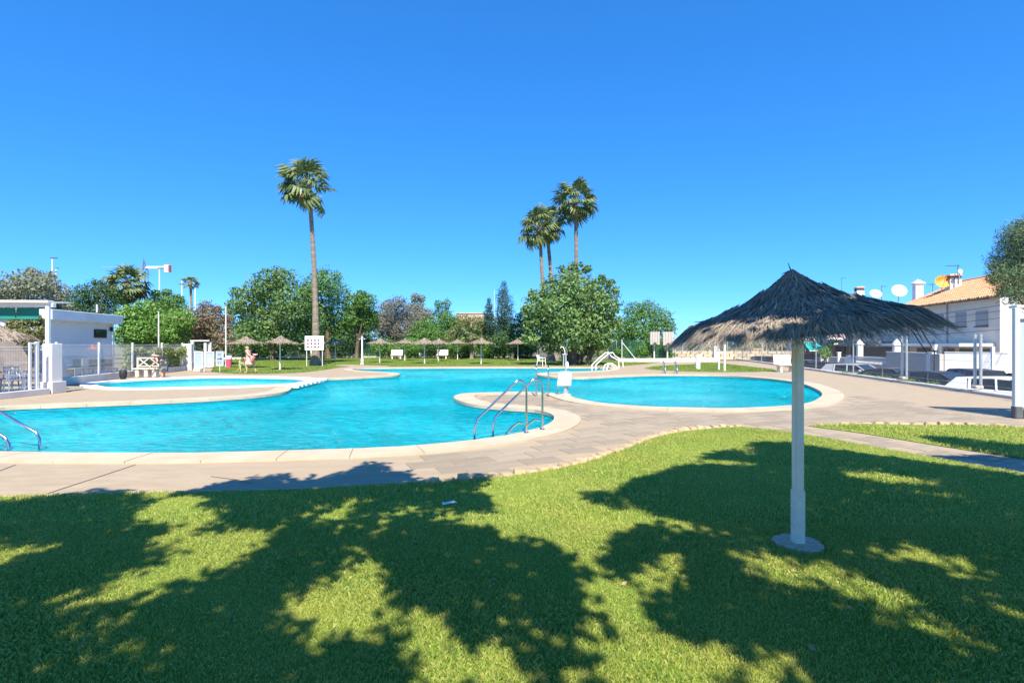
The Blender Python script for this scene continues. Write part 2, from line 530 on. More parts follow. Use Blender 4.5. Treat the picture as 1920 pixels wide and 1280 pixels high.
M_tile = deck_material('deck_tile', (0.25, 0.20, 0.135), (0.355, 0.29, 0.208), (0.31, 0.24, 0.163))
M_joint = mat('joint_dark', (0.10, 0.085, 0.07), .95, .2, 8)
M_coping = mat('coping_stone', (0.45, 0.36, 0.24), .8, .10, 1.3, .35, 50, col2=(0.54, 0.455, 0.33))
M_copingwhite = mat('coping_white', (0.78, 0.77, 0.74), .7, .05, 2.5, .25, 50)
deck_outer = [(-24,3.5),(11.8,3.5)]+[tuple(S(k,.12).to_2d()) for k in (-10,0,10,20,30,37)]+[(20,54),(-24,54)]
deck = tag(sheet('pool_deck', [Vector(p) for p in deck_outer], [pool, kid], 0.0, M_deck), kind='structure')

# --- pool basins, walls and water
def pool_mosaic():
    m, n, l, b = nodes_of('pool_mosaic')
    tc = n.new('ShaderNodeTexCoord')
    br = n.new('ShaderNodeTexBrick'); br.offset = 0; br.inputs['Scale'].default_value = 18
    br.inputs['Color1'].default_value = (.30, .68, .80, 1); br.inputs['Color2'].default_value = (.42, .78, .88, 1); br.inputs['Mortar'].default_value = (.62, .80, .84, 1)
    br.inputs['Mortar Size'].default_value = .03; br.inputs['Brick Width'].default_value = .5; br.inputs['Row Height'].default_value = .5
    l.new(tc.outputs['Object'], br.inputs['Vector'])
    l.new(br.outputs[0], b.inputs['Base Color']); b.inputs['Roughness'].default_value = .4
    return m
M_mosaic = pool_mosaic()
M_band = mat('waterline_tile', (.06, .26, .36), .3, .25, 14)  # dark blue standing in for the shade line below the coping
def water_material(name, tint, rip):
    m, n, l, b = nodes_of(name)
    n.remove(b)
    out = n['Material Output']
    tc = n.new('ShaderNodeTexCoord')
    mp = n.new('ShaderNodeMapping'); mp.inputs['Rotation'].default_value = (0, 0, R(20)); mp.inputs['Scale'].default_value = (1.0, 1.5, 1)
    l.new(tc.outputs['Object'], mp.inputs[0])
    w1 = n.new('ShaderNodeTexNoise'); w1.inputs['Scale'].default_value = 3.6; w1.inputs['Detail'].default_value = 5; w1.inputs['Roughness'].default_value = .62; w1.inputs['Distortion'].default_value = .8
    l.new(mp.outputs[0], w1.inputs['Vector'])
    w2 = n.new('ShaderNodeTexVoronoi'); w2.feature = 'SMOOTH_F1'; w2.inputs['Scale'].default_value = 4.5
    l.new(mp.outputs[0], w2.inputs['Vector'])
    # gusts: where the breeze ruffles the surface
    w3 = n.new('ShaderNodeTexNoise'); w3.inputs['Scale'].default_value = .28; w3.inputs['Detail'].default_value = 4
    l.new(tc.outputs['Object'], w3.inputs['Vector'])
    gr = n.new('ShaderNodeMapRange'); gr.inputs[1].default_value = .42; gr.inputs[2].default_value = .62; gr.inputs[3].default_value = .35; gr.inputs[4].default_value = 1.0
    l.new(w3.outputs[0], gr.inputs[0])
    ad = n.new('ShaderNodeMath'); ad.operation = 'MULTIPLY_ADD'; ad.inputs[1].default_value = .35
    l.new(w2.outputs[0], ad.inputs[0]); l.new(w1.outputs[0], ad.inputs[2])
    mu = n.new('ShaderNodeMath'); mu.operation = 'MULTIPLY'; l.new(ad.outputs[0], mu.inputs[0]); l.new(gr.outputs[0], mu.inputs[1])
    bp = n.new('ShaderNodeBump'); bp.inputs['Strength'].default_value = rip; bp.inputs['Distance'].default_value = .45
    l.new(mu.outputs[0], bp.inputs['Height'])
    fr = n.new('ShaderNodeFresnel'); fr.inputs['IOR'].default_value = 1.33; l.new(bp.outputs[0], fr.inputs['Normal'])
    gl = n.new('ShaderNodeBsdfGlossy'); gl.inputs['Roughness'].default_value = .03; l.new(bp.outputs[0], gl.inputs['Normal'])
    # body of the water: light scattered back by the lined basin, seen through the tinted water
    tr = n.new('ShaderNodeBsdfTransparent'); tr.inputs['Color'].default_value = (*tint, 1)
    df = n.new('ShaderNodeBsdfDiffuse'); df.inputs['Color'].default_value = (0.003, .50, .60, 1); l.new(bp.outputs[0], df.inputs['Normal'])
    bm_ = n.new('ShaderNodeMixShader'); 
    # light and dark of the ripples painted in: noise shifts the colour mix
    mrr = n.new('ShaderNodeMapRange'); mrr.inputs[1].default_value = .30; mrr.inputs[2].default_value = .62; mrr.inputs[3].default_value = .25; mrr.inputs[4].default_value = .85
    l.new(w1.outputs[0], mrr.inputs[0]); l.new(mrr.outputs[0], bm_.inputs[0])
    l.new(tr.outputs[0], bm_.inputs[1]); l.new(df.outputs[0], bm_.inputs[2])
    mx = n.new('ShaderNodeMixShader')
    sc = n.new('ShaderNodeMath'); sc.operation = 'MULTIPLY'; sc.inputs[1].default_value = .6; l.new(fr.outputs[0], sc.inputs[0])
    l.new(sc.outputs[0], mx.inputs[0]); l.new(bm_.outputs[0], mx.inputs[1]); l.new(gl.outputs[0], mx.inputs[2])
    l.new(mx.outputs[0], out.inputs[0])
    return m
M_water = water_material('pool_water', (.30, .98, .96), 1.0)
M_kidwater = water_material('paddling_water', (.55, .96, .97), .4)
def basin(name, poly, depth, wname, wm):
    root = tag(sheet(name, poly, [], -depth, M_mosaic), kind='structure')
    mb = MB(); n = len(poly)
    vv = [(p.x, p.y, .0) for p in poly]+[(p.x, p.y, -depth) for p in poly]
    mb.add(vv, [(i, (i+1) % n, n+(i+1) % n, n+i) for i in range(n)])
    me = mb.mesh('basin_wall'); link_mesh('basin_wall', me, M_mosaic, root)
    rim = offset_poly(poly, -.006); mb = MB()  # dark strip added on the wall to paint the shade under the coping
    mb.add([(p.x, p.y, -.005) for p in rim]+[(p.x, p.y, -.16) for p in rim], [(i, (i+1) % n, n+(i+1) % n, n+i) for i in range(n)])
    link_mesh('coping_shade_band', mb.mesh('coping_shade_band'), M_band, root)
    tag(sheet(wname, poly, [], -.075, wm), kind='structure')
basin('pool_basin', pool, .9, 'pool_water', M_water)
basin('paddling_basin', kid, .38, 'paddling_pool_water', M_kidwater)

# --- coping stones, each slab its own piece
def coping(poly, width, z1, step, root, m, skip=None):
    inn = resample(poly, step/4)
    n = len(inn); n -= n % 4; inn = resample(poly, sum((inn[i]-inn[i-1]).length for i in range(len(inn)))/n); n = len(inn)
    lip = offset_poly(inn, -.025); out = offset_poly(inn, width)
    for _ in range(6):          # relax the outer line where the bend is tight
        out = [(out[i-1]+out[i]*2+out[(i+1) % n])/4 for i in range(n)]
    # a joint of 5 mm
    for k in range(0, n-3, 4):
        idx = [(k+j) % n for j in range(5)]
        a = [lip[i] for i in idx]; b = [out[i] for i in idx]
        if skip and skip(sum(a, Vector((0, 0)))/5): continue
        for L in (a, b):
            L[0] = L[0]+(L[1]-L[0]).normalized()*.004; L[-1] = L[-1]+(L[-2]-L[-1]).normalized()*.004
        mb = MB(); mb.prism(a+b[::-1], -.05, z1+random.uniform(-.003, .003))
        mb.build('coping_slab', m, root)
cop = tag(empty('pool_coping'), kind='structure')
coping(pool, .6, .036, 1.0, cop, M_coping)
cop2 = tag(empty('paddling_pool_coping'), kind='structure')
coping(kid, .5, .05, 1.0, cop2, M_copingwhite)
# notched weir between the paddling pool and the main pool
weir = thing('pool_weir', 'white notched weir of blocks between paddling pool and main pool', 'weir', G(576, 717))
wa = [G(x, y) for x, y in spline([(606,711.8),(592,716),(562,723),(546,727.5)], 6, False)]
wp = resample([w.to_2d() for w in wa], .62, False)
for a, b in zip(wp, wp[1:]):
    t = (b-a).normalized(); mid = (a+b)/2
    MB().bbox((0, 0, 0), (.40, .5, .12), .02).build('block', M_copingwhite, weir)
    o = weir.children[-1]; o.location = Vector((mid.x, mid.y, .035))-weir.location; o.rotation_euler = (0, 0, math.atan2(t.y, t.x))

# --- lawns
LAWN_EDGE = [(-420,945),(-200,938),(0,932),(150,929),(300,925),(480,921),(650,914),(800,907),(900,899),(1000,887),(1080,872),(1150,851),(1220,824),(1285,809),(1390,802)]
lawn_poly = [G(x, y).to_2d() for x, y in spline(LAWN_EDGE, 6, False)]
lawn_poly += [G(1440, 806).to_2d(), G(1490, 812).to_2d(), G(1700, 849).to_2d(), G(1920, 889).to_2d(), G(2300, 960).to_2d(), Vector((9, -4)), Vector((-14, -4))]
lawn2 = [G(x, y).to_2d() for x, y in [(1515,799),(1560,797),(1640,796.5),(1760,797.5),(1860,799.5),(1930,805),(2100,812),(2300,880),(1920,861),(1760,836),(1620,813)]]
far1 = [G(x, y).to_2d() for x, y in spline([(396,697.5),(440,700.5),(500,700.8),(560,698.5),(600,694.5),(630,690),(655,687)], 4, False)]
far1 += [G(x, y).to_2d() for x, y in [(632,686),(628,684),(652,683),(690,684.5),(724,685.5),(732,687),(900,686),(1000,685.8),(1130,686.2),(1148,687.2),(1163,686),(1215,682),(1240,678.5),(1225,677.0),(1160,675.6),(1050,671),(900,670.8),(640,670.8),(520,672),(405,674)]]
far2 = [G(x, y).to_2d() for x, y in [(1208,690.5),(1225,693),(1280,696),(1345,697.5),(1420,697),(1455,695.3),(1452,692.5),(1400,686.5),(1345,680.5),(1310,680),(1300,683.0),(1260,684.5),(1225,687)]]
def lawn_material(name, a, b_, c):
    m, n, l, b = nodes_of(name)
    tc = n.new('ShaderNodeTexCoord')
    n1 = n.new('ShaderNodeTexNoise'); n1.inputs['Scale'].default_value = 60; n1.inputs['Detail'].default_value = 6
    n2 = n.new('ShaderNodeTexNoise'); n2.inputs['Scale'].default_value = .9; n2.inputs['Detail'].default_value = 6
    for q in (n1, n2): l.new(tc.outputs['Object'], q.inputs['Vector'])
    r1 = n.new('ShaderNodeValToRGB'); r1.color_ramp.elements[0].position = .3; r1.color_ramp.elements[1].position = .7
    r1.color_ramp.elements[0].color = (*a, 1); r1.color_ramp.elements[1].color = (*b_, 1)
    l.new(n1.outputs[0], r1.inputs[0])
    mx = n.new('ShaderNodeMix'); mx.data_type = 'RGBA'
    r2 = n.new('ShaderNodeValToRGB'); r2.color_ramp.elements[0].position = .45; r2.color_ramp.elements[1].position = .7
    r2.color_ramp.elements[0].color = (0, 0, 0, 1); r2.color_ramp.elements[1].color = (.6, .6, .6, 1)
    l.new(n2.outputs[0], r2.inputs[0]); l.new(r2.outputs[0], mx.inputs[0]); l.new(r1.outputs[0], mx.inputs[6]); mx.inputs[7].default_value = (*c, 1)
    l.new(mx.outputs[2], b.inputs['Base Color']); b.inputs['Roughness'].default_value = .9; b.inputs['Specular IOR Level'].default_value = .1
    bp = n.new('ShaderNodeBump'); bp.inputs['Strength'].default_value = .8; bp.inputs['Distance'].default_value = .03
    l.new(n1.outputs[0], bp.inputs['Height']); l.new(bp.outputs[0], b.inputs['Normal'])
    return m
M_lawn = lawn_material('lawn_base', (0.14, 0.22, 0.03), (0.26, 0.34, 0.05), (0.30, 0.32, 0.07))
M_lawnfar = lawn_material('lawn_far', (0.10, 0.17, 0.025), (0.19, 0.27, 0.045), (0.20, 0.24, 0.06))
tag(sheet('lawn', lawn_poly, [], .010, M_lawn), kind='structure')
tag(sheet('lawn_strip', lawn2, [], .010, M_lawn), kind='structure')
tag(sheet('lawn_beyond_pool', far1, [], .012, M_lawnfar), kind='structure')
tag(sheet('lawn_beside_street', far2, [], .012, M_lawnfar), kind='structure')

# --- grass blades
FOOT = G(1496, 1024)
M_grass = leafmat('grass_blades', [(0.18, 0.31, 0.055), (0.30, 0.44, 0.07), (0.43, 0.54, 0.10), (0.70, 0.64, 0.24), (0.26, 0.40, 0.065)], .6, .42, (0.62, 0.57, 0.15))
def blades(poly, box, n, h, w, lean=.7):
    X = rng.uniform(box[0], box[1], n); Y = rng.uniform(box[2], box[3], n)
    k = (np.abs(X) < Y*1.02+.6) & ((X-FOOT.x)**2+(Y-FOOT.y)**2 > .19**2) & inside_np(X, Y, [(p[0], p[1]) for p in poly])
    X = X[k]; Y = Y[k]; n = len(X)
    hh = h*rng.uniform(.45, 1.25, n)*(1+.35*np.sin(X*2.1+np.sin(Y*1.7)*2)*np.sin(Y*1.3)); ang = rng.uniform(0, 2*np.pi, n); ln = rng.uniform(.1, 1, n)*lean
    ww = w*rng.uniform(.6, 1.3, n)
    dx, dy = np.cos(ang), np.sin(ang); fa = rng.uniform(0, 2*np.pi, n); sx, sy = np.cos(fa), np.sin(fa)
    z0 = np.full(n, .008)
    A = np.stack([X-sx*ww/2, Y-sy*ww/2, z0], 1); B = np.stack([X+sx*ww/2, Y+sy*ww/2, z0], 1)
    C = np.stack([X+dx*hh*ln*.45+sx*ww*.4, Y+dy*hh*ln*.45+sy*ww*.4, z0+hh*.65], 1)
    D = np.stack([X+dx*hh*ln*1.1, Y+dy*hh*ln*1.1, z0+hh*(1.0-.25*ln)], 1)
    return np.stack([A, B, C, D], 1)
gq = [blades(lawn_poly, (-5.2, 5.2, 2.3, 5.0), 430000, .031, .0036), blades(lawn_poly, (-10.5, 10.5, 5.0, 11.0), 520000, .034, .006)]
go = quads_mesh('lawn_grass', np.concatenate(gq), M_grass)
tag(go, 'short mown green grass of the near lawn', 'grass', kind='stuff')
gq = blades(lawn2, (4, 16, 7.4, 11.6), 90000, .045, .009)
tag(quads_mesh('strip_grass', gq, M_grass), 'short green grass of the strip beside the street', 'grass', kind='stuff')
gq = np.concatenate([blades(far1, (-27, 12, 30, 66), 120000, .05, .05), blades(far2, (6, 22, 32, 50), 30000, .05, .05)])
M_grassfar = leafmat('grass_tufts_far', [(0.12, 0.19, 0.03), (0.17, 0.25, 0.04), (0.22, 0.29, 0.055), (0.27, 0.32, 0.08)], .7, .25)
tag(quads_mesh('far_grass', gq, M_grassfar), 'green grass of the lawns beyond the pool', 'grass', kind='stuff')

# --- paving tiles near the ladder (the nearest 300), laid on the deck
def clip_convex(subject, clip):
    out = subject
    for i in range(len(clip)):
        a, b = clip[i], clip[(i+1) % len(clip)]
        e = b-a; inp = out; out = []
        if not inp: return []
        side = lambda p: e.x*(p.y-a.y)-e.y*(p.x-a.x)
        for j in range(len(inp)):
            p, q = inp[j-1], inp[j]; sp_, sq = side(p), side(q)
            if sq >= 0:
                if sp_ < 0: out.append(p.lerp(q, sp_/(sp_-sq)))
                out.append(q)
            elif sp_ >= 0: out.append(p.lerp(q, sp_/(sp_-sq)))
    return out
cop_out = offset_poly(pool, .52)
tiles = []
ang = R(24); e1 = Vector((math.cos(ang), math.sin(ang))); e2 = Vector((-e1.y, e1.x)); TW, TH = .62, .42
for i in range(-40, 60):
    for j in range(-10, 60):
        c = Vector((-1.5, 6.0)) + e1*((i+.5*(j % 2))*TW) + e2*(j*TH)
        if not (-1.2 < c.x < 11.5 and 5.5 < c.y < 18.5) or c.x > c.y*.99: continue
        g = .004
        q = [c+e1*sx*(TW/2-g)+e2*sy*(TH/2-g) for sx, sy in ((-1,-1),(1,-1),(1,1),(-1,1))]
        if any(inside(p, cop_out) for p in q) or any(inside(p, lawn_poly) or inside(p, lawn2) for p in q): continue
        if not all(inside(p, [Vector(k) for k in deck_outer]) for p in q): continue
        tiles.append((c.length, c))
tiles.sort(key=lambda t: t[0])
tm = MB().bbox((0, 0, .002), (TW-.020, TH-.020, .012), .003).mesh('paving_tile')
tm.materials.append(M_tile)
for _, c in tiles[:300]:
    o = link_mesh('paving_tile', tm, None, deck); o.location = (c.x, c.y, random.uniform(-.0015, .0015)); o.rotation_euler = (random.uniform(-.003, .003), random.uniform(-.003, .003), ang)
rest = MB()
for _, c in tiles[300:]:
    rest.box((c.x, c.y, .002), (TW-.020, TH-.020, .010), None, ang)
if rest.v: tag(rest.build('paving_tiles', M_tile, deck), kind='stuff')
# expansion joints in the smooth concrete on the left
def joint(pts, w):
    ps = [G(x, y).to_2d() for x, y in pts]; mb = MB()
    for a, b in zip(ps, ps[1:]):
        t = (b-a).normalized(); nn = Vector((-t.y, t.x))*w/2
        mb.add([(*(a-nn), .005), (*(b-nn), .005), (*(b+nn), .005), (*(a+nn), .005)], [(0, 1, 2, 3)])
    mb.build('expansion_joint', M_joint, deck)
joint([(76,930),(120,915),(185,894),(254,871)], .018)
joint([(-60,905),(-20,890),(30,871)], .018)
joint([(395,893),(440,899),(470,906)], .012)

# --- rough stone edging along the lawn
M_edge = deck_material('edging_stone', (0.36, 0.25, 0.12), (0.52, 0.40, 0.24), (0.55, 0.46, 0.33))
edge = tag(empty('lawn_edging'), kind='structure')
def stones(line, step, w, hmin, hmax):
    ps = resample(line, step, False); pos = 0
    for a, b in zip(ps, ps[1:]):
        t = (b-a); L = t.length; t.normalize(); mid = (a+b)/2
        sx, sy, sz = L*random.uniform(.82, 1.0), w*random.uniform(.75, 1.25), random.uniform(hmin, hmax)
        bm = bmesh.new()
        for k in range(9):
            for zz in (0, 1):
                th = 2*math.pi*(k+random.uniform(-.25, .25))/9
                rr = random.uniform(.85, 1.05)*(.78 if zz else 1)
                ex = abs(math.cos(th))**.5*math.copysign(1, math.cos(th)); ey = abs(math.sin(th))**.5*math.copysign(1, math.sin(th))
                bm.verts.new((ex*sx/2*rr, ey*sy/2*rr, -.02+zz*(sz+.02)*random.uniform(.8, 1.1)))
        bmesh.ops.convex_hull(bm, input=bm.verts)
        me = bpy.data.meshes.new('edging_stone'); bm.to_mesh(me); bm.free(); me.materials.append(M_edge)
        o = link_mesh('edging_stone', me, None, edge); o.location = (mid.x, mid.y, 0); o.rotation_euler = (0, 0, math.atan2(t.y, t.x)+random.uniform(-.1, .1))
stones([G(x, y-3).to_2d() for x, y in spline(LAWN_EDGE[7:], 5, False)], .19, .20, .03, .07)
stones([G(x, y-1).to_2d() for x, y in spline(LAWN_EDGE[2:8], 5, False)], .30, .07, .015, .03)
stones([G(x, y).to_2d() for x, y in [(1530,797.5),(1640,795),(1760,796),(1860,798),(1925,803)]], .26, .16, .035, .06)

# --- kerb wall along the street side
kw = MB(); 
kerb = tag(empty('street_kerb'), kind='structure')
M_kerb = mat('kerb_concrete', (0.50, 0.47, 0.43), .9, .15, 3, .4, 40)
s0 = -14
while s0 < 60:
    L = 2.0
    a, b = S(s0+.006, .14), S(s0+L-.006, .14)
    MB().bbox((0, 0, 0), (L-.012, .34, 1.12), .02).build('kerb_block', M_kerb, kerb)
    o = kerb.children[-1]; o.location = ((a.x+b.x)/2, (a.y+b.y)/2, -.455+random.uniform(-.008, .008)); o.rotation_euler = (0, 0, STREET_ANG)
    s0 += L
# ================================================================== THATCHED PARASOLS
M_thatch = leafmat('thatch_straw', [(0.18, 0.145, 0.115), (0.30, 0.25, 0.20), (0.42, 0.35, 0.28), (0.23, 0.19, 0.155), (0.52, 0.45, 0.36)], .85, .08)
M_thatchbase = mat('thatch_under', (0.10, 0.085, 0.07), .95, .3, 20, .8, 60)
M_thatchfar = leafmat('thatch_straw_pale', [(0.24, 0.19, 0.14), (0.32, 0.26, 0.19), (0.42, 0.35, 0.27), (0.28, 0.23, 0.17)], .85, .08)
def canopy_profile(t, Rm, rise):
    """t 0 at the apex .. 1 at the rim -> (radius, height above the rim)"""
    return Rm*t, rise*((1-t)**2.0*.70 + .30*(1-t))
def thatch_strands(Rm, rise, tiers, per, length, width, jit, seg=3):
    out = []
    for (t0, t1, lift) in tiers:
        n = int(per*(t0+t1)/2*2)
        t = rng.uniform(t0, t1, n); a = rng.uniform(0, 2*np.pi, n)
        L = length*rng.uniform(.5, 1.25, n)
        w = width*rng.uniform(.6, 1.5, n)
        ja = rng.normal(0, jit, n); lf = lift*rng.uniform(.2, 1.4, n)
        prev = None
        for k in range(seg+1):
            u = k/seg
            tt = t + L*u/Rm*.93
            over = np.maximum(tt-1, 0)
            r = Rm*np.minimum(tt, 1.0) + over*Rm*.75
            z = rise*(np.maximum(1-tt, 0)**2.0*.70+.30*np.maximum(1-tt, 0)) - over*Rm*.5 + lf*(1-.4*u) + rng.normal(0, .004, n)
            aa = a + ja*u*(L/np.maximum(r, .12))
            c = np.stack([r*np.cos(aa), r*np.sin(aa), z], 1)
            s = np.stack([-np.sin(aa), np.cos(aa), rng.normal(0, .5, n)], 1)
            ww = (w*(1-.75*u)/2)[:, None]
            A, B = c-s*ww, c+s*ww
            if prev is not None: out.append(np.stack([prev[0], prev[1], B, A], 1))
            prev = (A, B)
    return np.concatenate(out)
# --- the near parasol
pb = G(1496, 1024)
par = thing('thatched_parasol', 'large dark thatched parasol on square white post standing on near lawn', 'parasol', pb)
mb = MB(); mb.bbox((0, 0, 1.17), (.076, .076, 1.5), .012); mb.build('pole', mat('parasol_pole', (.82, .73, .60), .45, .08, 9, .1, 30), par)
mb = MB(); mb.bbox((0, 0, .235), (.090, .090, .50), .014); mb.build('sleeve', mat('parasol_sleeve', (.80, .72, .60), .6, .10, 14, .2, 40), par)
mb = MB()
vv = []
for k in range(28):
    t = 2*math.pi*k/28; r = .185*random.uniform(.92, 1.1); vv.append((r*math.cos(t), r*math.sin(t)))
mb.prism(vv, -.01, .04); mb.build('footing', mat('footing_pebble', (.58, .46, .34), .9, .25, 30, .8, 80), par)
can = empty('canopy'); can.parent = par; can.location = (-.02, 0, 1.86); can.rotation_euler = (R(1), R(-6.0), R(8))
RM, RISE = .85, .44
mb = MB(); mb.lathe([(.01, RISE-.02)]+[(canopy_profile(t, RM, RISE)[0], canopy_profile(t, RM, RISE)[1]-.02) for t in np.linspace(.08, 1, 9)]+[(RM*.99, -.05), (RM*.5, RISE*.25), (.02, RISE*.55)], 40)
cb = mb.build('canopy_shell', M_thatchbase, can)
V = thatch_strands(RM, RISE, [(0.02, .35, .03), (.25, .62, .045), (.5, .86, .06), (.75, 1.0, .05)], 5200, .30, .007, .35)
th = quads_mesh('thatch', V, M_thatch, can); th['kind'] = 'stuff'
mb = MB()
for k in range(8):
    t = 2*math.pi*k/8+.2
    mb.rod((.03*math.cos(t), .03*math.sin(t), RISE*.62), (RM*.93*math.cos(t), RM*.93*math.sin(t), .0), .012, .009, 6)
mb.build('ribs', M_trunk, can)
mb = MB()
for (a, t0, t1, l0, l1, jit) in [(.05,.9,1.15,.02,-.14,.05),(-.1,.92,1.2,.02,-.20,.1),(.25,.92,1.12,.02,-.10,.0),(-.35,.9,1.12,.02,-.16,.1),(-.55,.92,1.05,.0,-.22,.1),(3.0,.8,1.06,.06,.02,.0),(2.7,.75,.95,.05,.10,.1),(3.5,.85,1.04,.05,-.02,.1),(.6,.35,.62,.08,.14,.25),(.35,.38,.6,.07,.15,-.2),(3.3,.4,.62,.06,.09,.2),(2.2,.0,.02,.02,.10,0),(1,.0,.05,.02,.08,0),(3.1,.0,.10,.02,.07,0),(-1.2,.95,1.06,0,-.26,.1),(-1.0,.95,1.08,0,-.25,0),(-1.7,.95,1.03,0,-.16,.1)]:
    r0, z0 = canopy_profile(t0, RM, RISE); r1, z1 = canopy_profile(min(t1, 1), RM, RISE); r1 = RM*t1
    mb.rod((r0*math.cos(a), r0*math.sin(a), z0+l0), (r1*math.cos(a+jit), r1*math.sin(a+jit), z1+l1), .006, .0025, 5)
tag(mb.build('loose_twigs', mat('twig', (.11, .08, .06), .9, .3, 12), can), kind='stuff')

# --- the parasols on the far lawn: one built, the others copies
def far_parasol():
    t = thing('beach_parasol', 'x', 'parasol')
    MB().bbox((0, 0, .87), (.075, .075, 1.84), .01).build('pole', M_white, t)
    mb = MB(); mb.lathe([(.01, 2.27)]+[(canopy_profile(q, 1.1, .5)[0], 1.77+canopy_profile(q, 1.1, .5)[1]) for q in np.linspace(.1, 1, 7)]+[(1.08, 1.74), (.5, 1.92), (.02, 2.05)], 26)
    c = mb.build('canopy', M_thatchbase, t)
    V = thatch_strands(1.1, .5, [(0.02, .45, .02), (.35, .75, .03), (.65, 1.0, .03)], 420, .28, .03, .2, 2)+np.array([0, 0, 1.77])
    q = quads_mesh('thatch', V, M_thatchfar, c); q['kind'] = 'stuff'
    MB().lathe([(.02, 0), (.16, 0), (.15, .03), (.02, .032)], 14).build('footing', M_conc, t)
    return t
fp = far_parasol()
PAR = [(462,690,'thatched parasol over the person in pink'),(525,693.4,'thatched parasol between the person in pink and the rules board'),(590,681,'thatched parasol behind the white rules board'),(629,676.5,'thatched parasol between the rules board and the shower post, in tree shade'),
 (712,680,'thatched parasol next to the shower post in front of hedge'),(759,676,'thatched parasol behind the far cream bench with the white bin to its other side'),(796,681.5,'pale thatched parasol beside the small white litter bin'),(822,677.3,'thatched parasol in front of the cream bench under dark trees'),
 (858,673.8,'thatched parasol against the hedge by the young palm'),(902,682.2,'wide thatched parasol standing alone on the open far lawn'),(955,673.0,'rear one of two overlapping thatched parasols near the carob tree'),(971,675.6,'front one of two overlapping thatched parasols near the carob tree')]
for i, (x, y, lab) in enumerate(PAR):
    o = fp if i == 0 else copy_tree(fp)
    o.location = G(x, y); o.rotation_euler = (0, 0, random.uniform(0, 6.28)); o['label'] = lab; o['group'] = 'thatched parasols on the far lawn'
    k = random.uniform(.97, 1.05); o.scale = (k, k, 1.0)
    for ch in o.children:
        if ch.name.startswith('canopy'): ch.rotation_euler = (R(random.uniform(-1.5, 1.5)), R(random.uniform(-1.5, 1.5)), 0)

# ================================================================== POOL LADDERS AND LIFT
def arc(c, e, r, a0, a1, n=7):
    """points of an arc in the plane (e, z)"""
    return [Vector((c.x+e.x*r*math.cos(a), c.y+e.y*r*math.cos(a), c.z+r*math.sin(a))) for a in np.linspace(a0, a1, n)]
def ladder(label, posts, direction, reach=1.0, h=1.0, rad=.022, group='pool ladders', low=True, steep=False):
    t = thing('pool_ladder', label, 'ladder', posts[0], 0, group)
    e = Vector((direction[0], direction[1], 0)).normalized()
    for p in posts:
        p = Vector(p)-Vector(posts[0]); p.z = 0
        r = .14*h
        mb = MB()
        pts = [p+Vector((0, 0, .03)), p+Vector((0, 0, .4*h)), p+Vector((0, 0, h-r*1.35))]
        pts += [p+e*(r-r*math.cos(a))+Vector((0, 0, h-r*1.35+r*1.35*math.sin(a))) for a in np.linspace(.25, math.pi*.72, 9)]
        q = pts[-1]
        pts += [q.lerp(p+e*reach+Vector((0, 0, .28*h)), k) for k in (.5, .92)]
        pts += [p+e*(reach*1.0)+Vector((0, 0, .18*h)), p+e*(reach*1.0)+Vector((0, 0, -.15)), p+e*(reach*1.0)+Vector((0, 0, -.75))]
        mb.tube(pts, rad, 10)
        mb.build('rail', M_steel, t, True)
        MB().lathe([(.055, .036), (.055, .045), (.03, .06), (.024, .062)], 14, Matrix.Translation(p)).build('flange', M_steel, t, True)
        if low:
            mb = MB()
            l0 = p+e*.04+Vector((0, 0, .22))
            pts = [l0+e*.02, l0+e*.12+Vector((0, 0, .02)), l0+e*.24+Vector((0, 0, -.06)), l0+e*.40+Vector((0, 0, -.24)), l0+e*.44+Vector((0, 0, -.42)), l0+e*.44+Vector((0, 0, -.9))]
            mb.tube(pts, rad*.9, 8); mb.build('lower_rail', M_steel, t, True)
    if low:
        a, b = [Vector(p)-Vector(posts[0]) for p in posts]
        for zz in (-.25, -.5):
            k = e*.46+Vector((0, 0, zz))
            w = (b-a); w.z = 0
            MB().bbox(((a+b)/2+k)[:], (w.length, .09, .03), .008, None, math.atan2(w.y, w.x)).build('tread', M_steel, t)
    return t
A, B = G(987, 815), G(1017, 808.5)
ladder('stainless pool ladder with long sloping handrails on the near tongue of paving', [A, B], (-.955, -.30), 1.0, 1.02)
E1 = Vector((-7.94, 8.95, 0)); 
ladder('stainless pool ladder at the pool end beside the smooth concrete', [E1+Vector((-1.0, .12, 0)), E1+Vector((-1.06, -.36, 0))], (1, -.1), 1.0, .64)
ladder('steel ladder with upright rails beside the pool lift chair', [G(1005, 742.5), G(1028, 743)], (.1, 1), .5, .98)
ladder('steel ladder at the far rim of the round pool end', [G(1243, 699.6), G(1265, 699.6)], (0, -1), .55, .72)
# stair rails into the far cove
t = thing('stair_handrail', 'pair of white sloping handrails at steps into the far cove', 'handrail', G(1118, 692))
for (xa, xb) in ((1110, 1135), (1117, 1143)):
    a = G(xa, 693.5, -.07); b_ = P(xb, 661.5, a.y+2.2); o = t.location
    mb = MB(); pts = [a+Vector((0, 0, -.4))-o, a+Vector((0, 0, .35))-o, a.lerp(b_, .5)+Vector((0, 0, .2))-o, b_-o, b_+Vector((.25, .1, .02))-o, b_+Vector((.45, .15, -.25))-o, b_+Vector((1.0, .3, -.55))-o, b_+Vector((1.05, .3, -.95-.12))-o]
    mb.tube(pts, .045, 8); mb.build('rail', M_white, t, True)
t = thing('stair_handrail', 'low pair of curved white handrails where the far cove ends', 'handrail', G(1136, 693))
for dx in (0, 6):
    a = G(1131+dx, 694, 0)-t.location
    MB().tube([a+Vector((0, 0, .0)), a+Vector((.15, .2, .35)), a+Vector((.4, .3, .45)), a+Vector((.75, .4, .2)), a+Vector((.85, .4, .0))], .04, 7).build('rail', M_white, t, True)

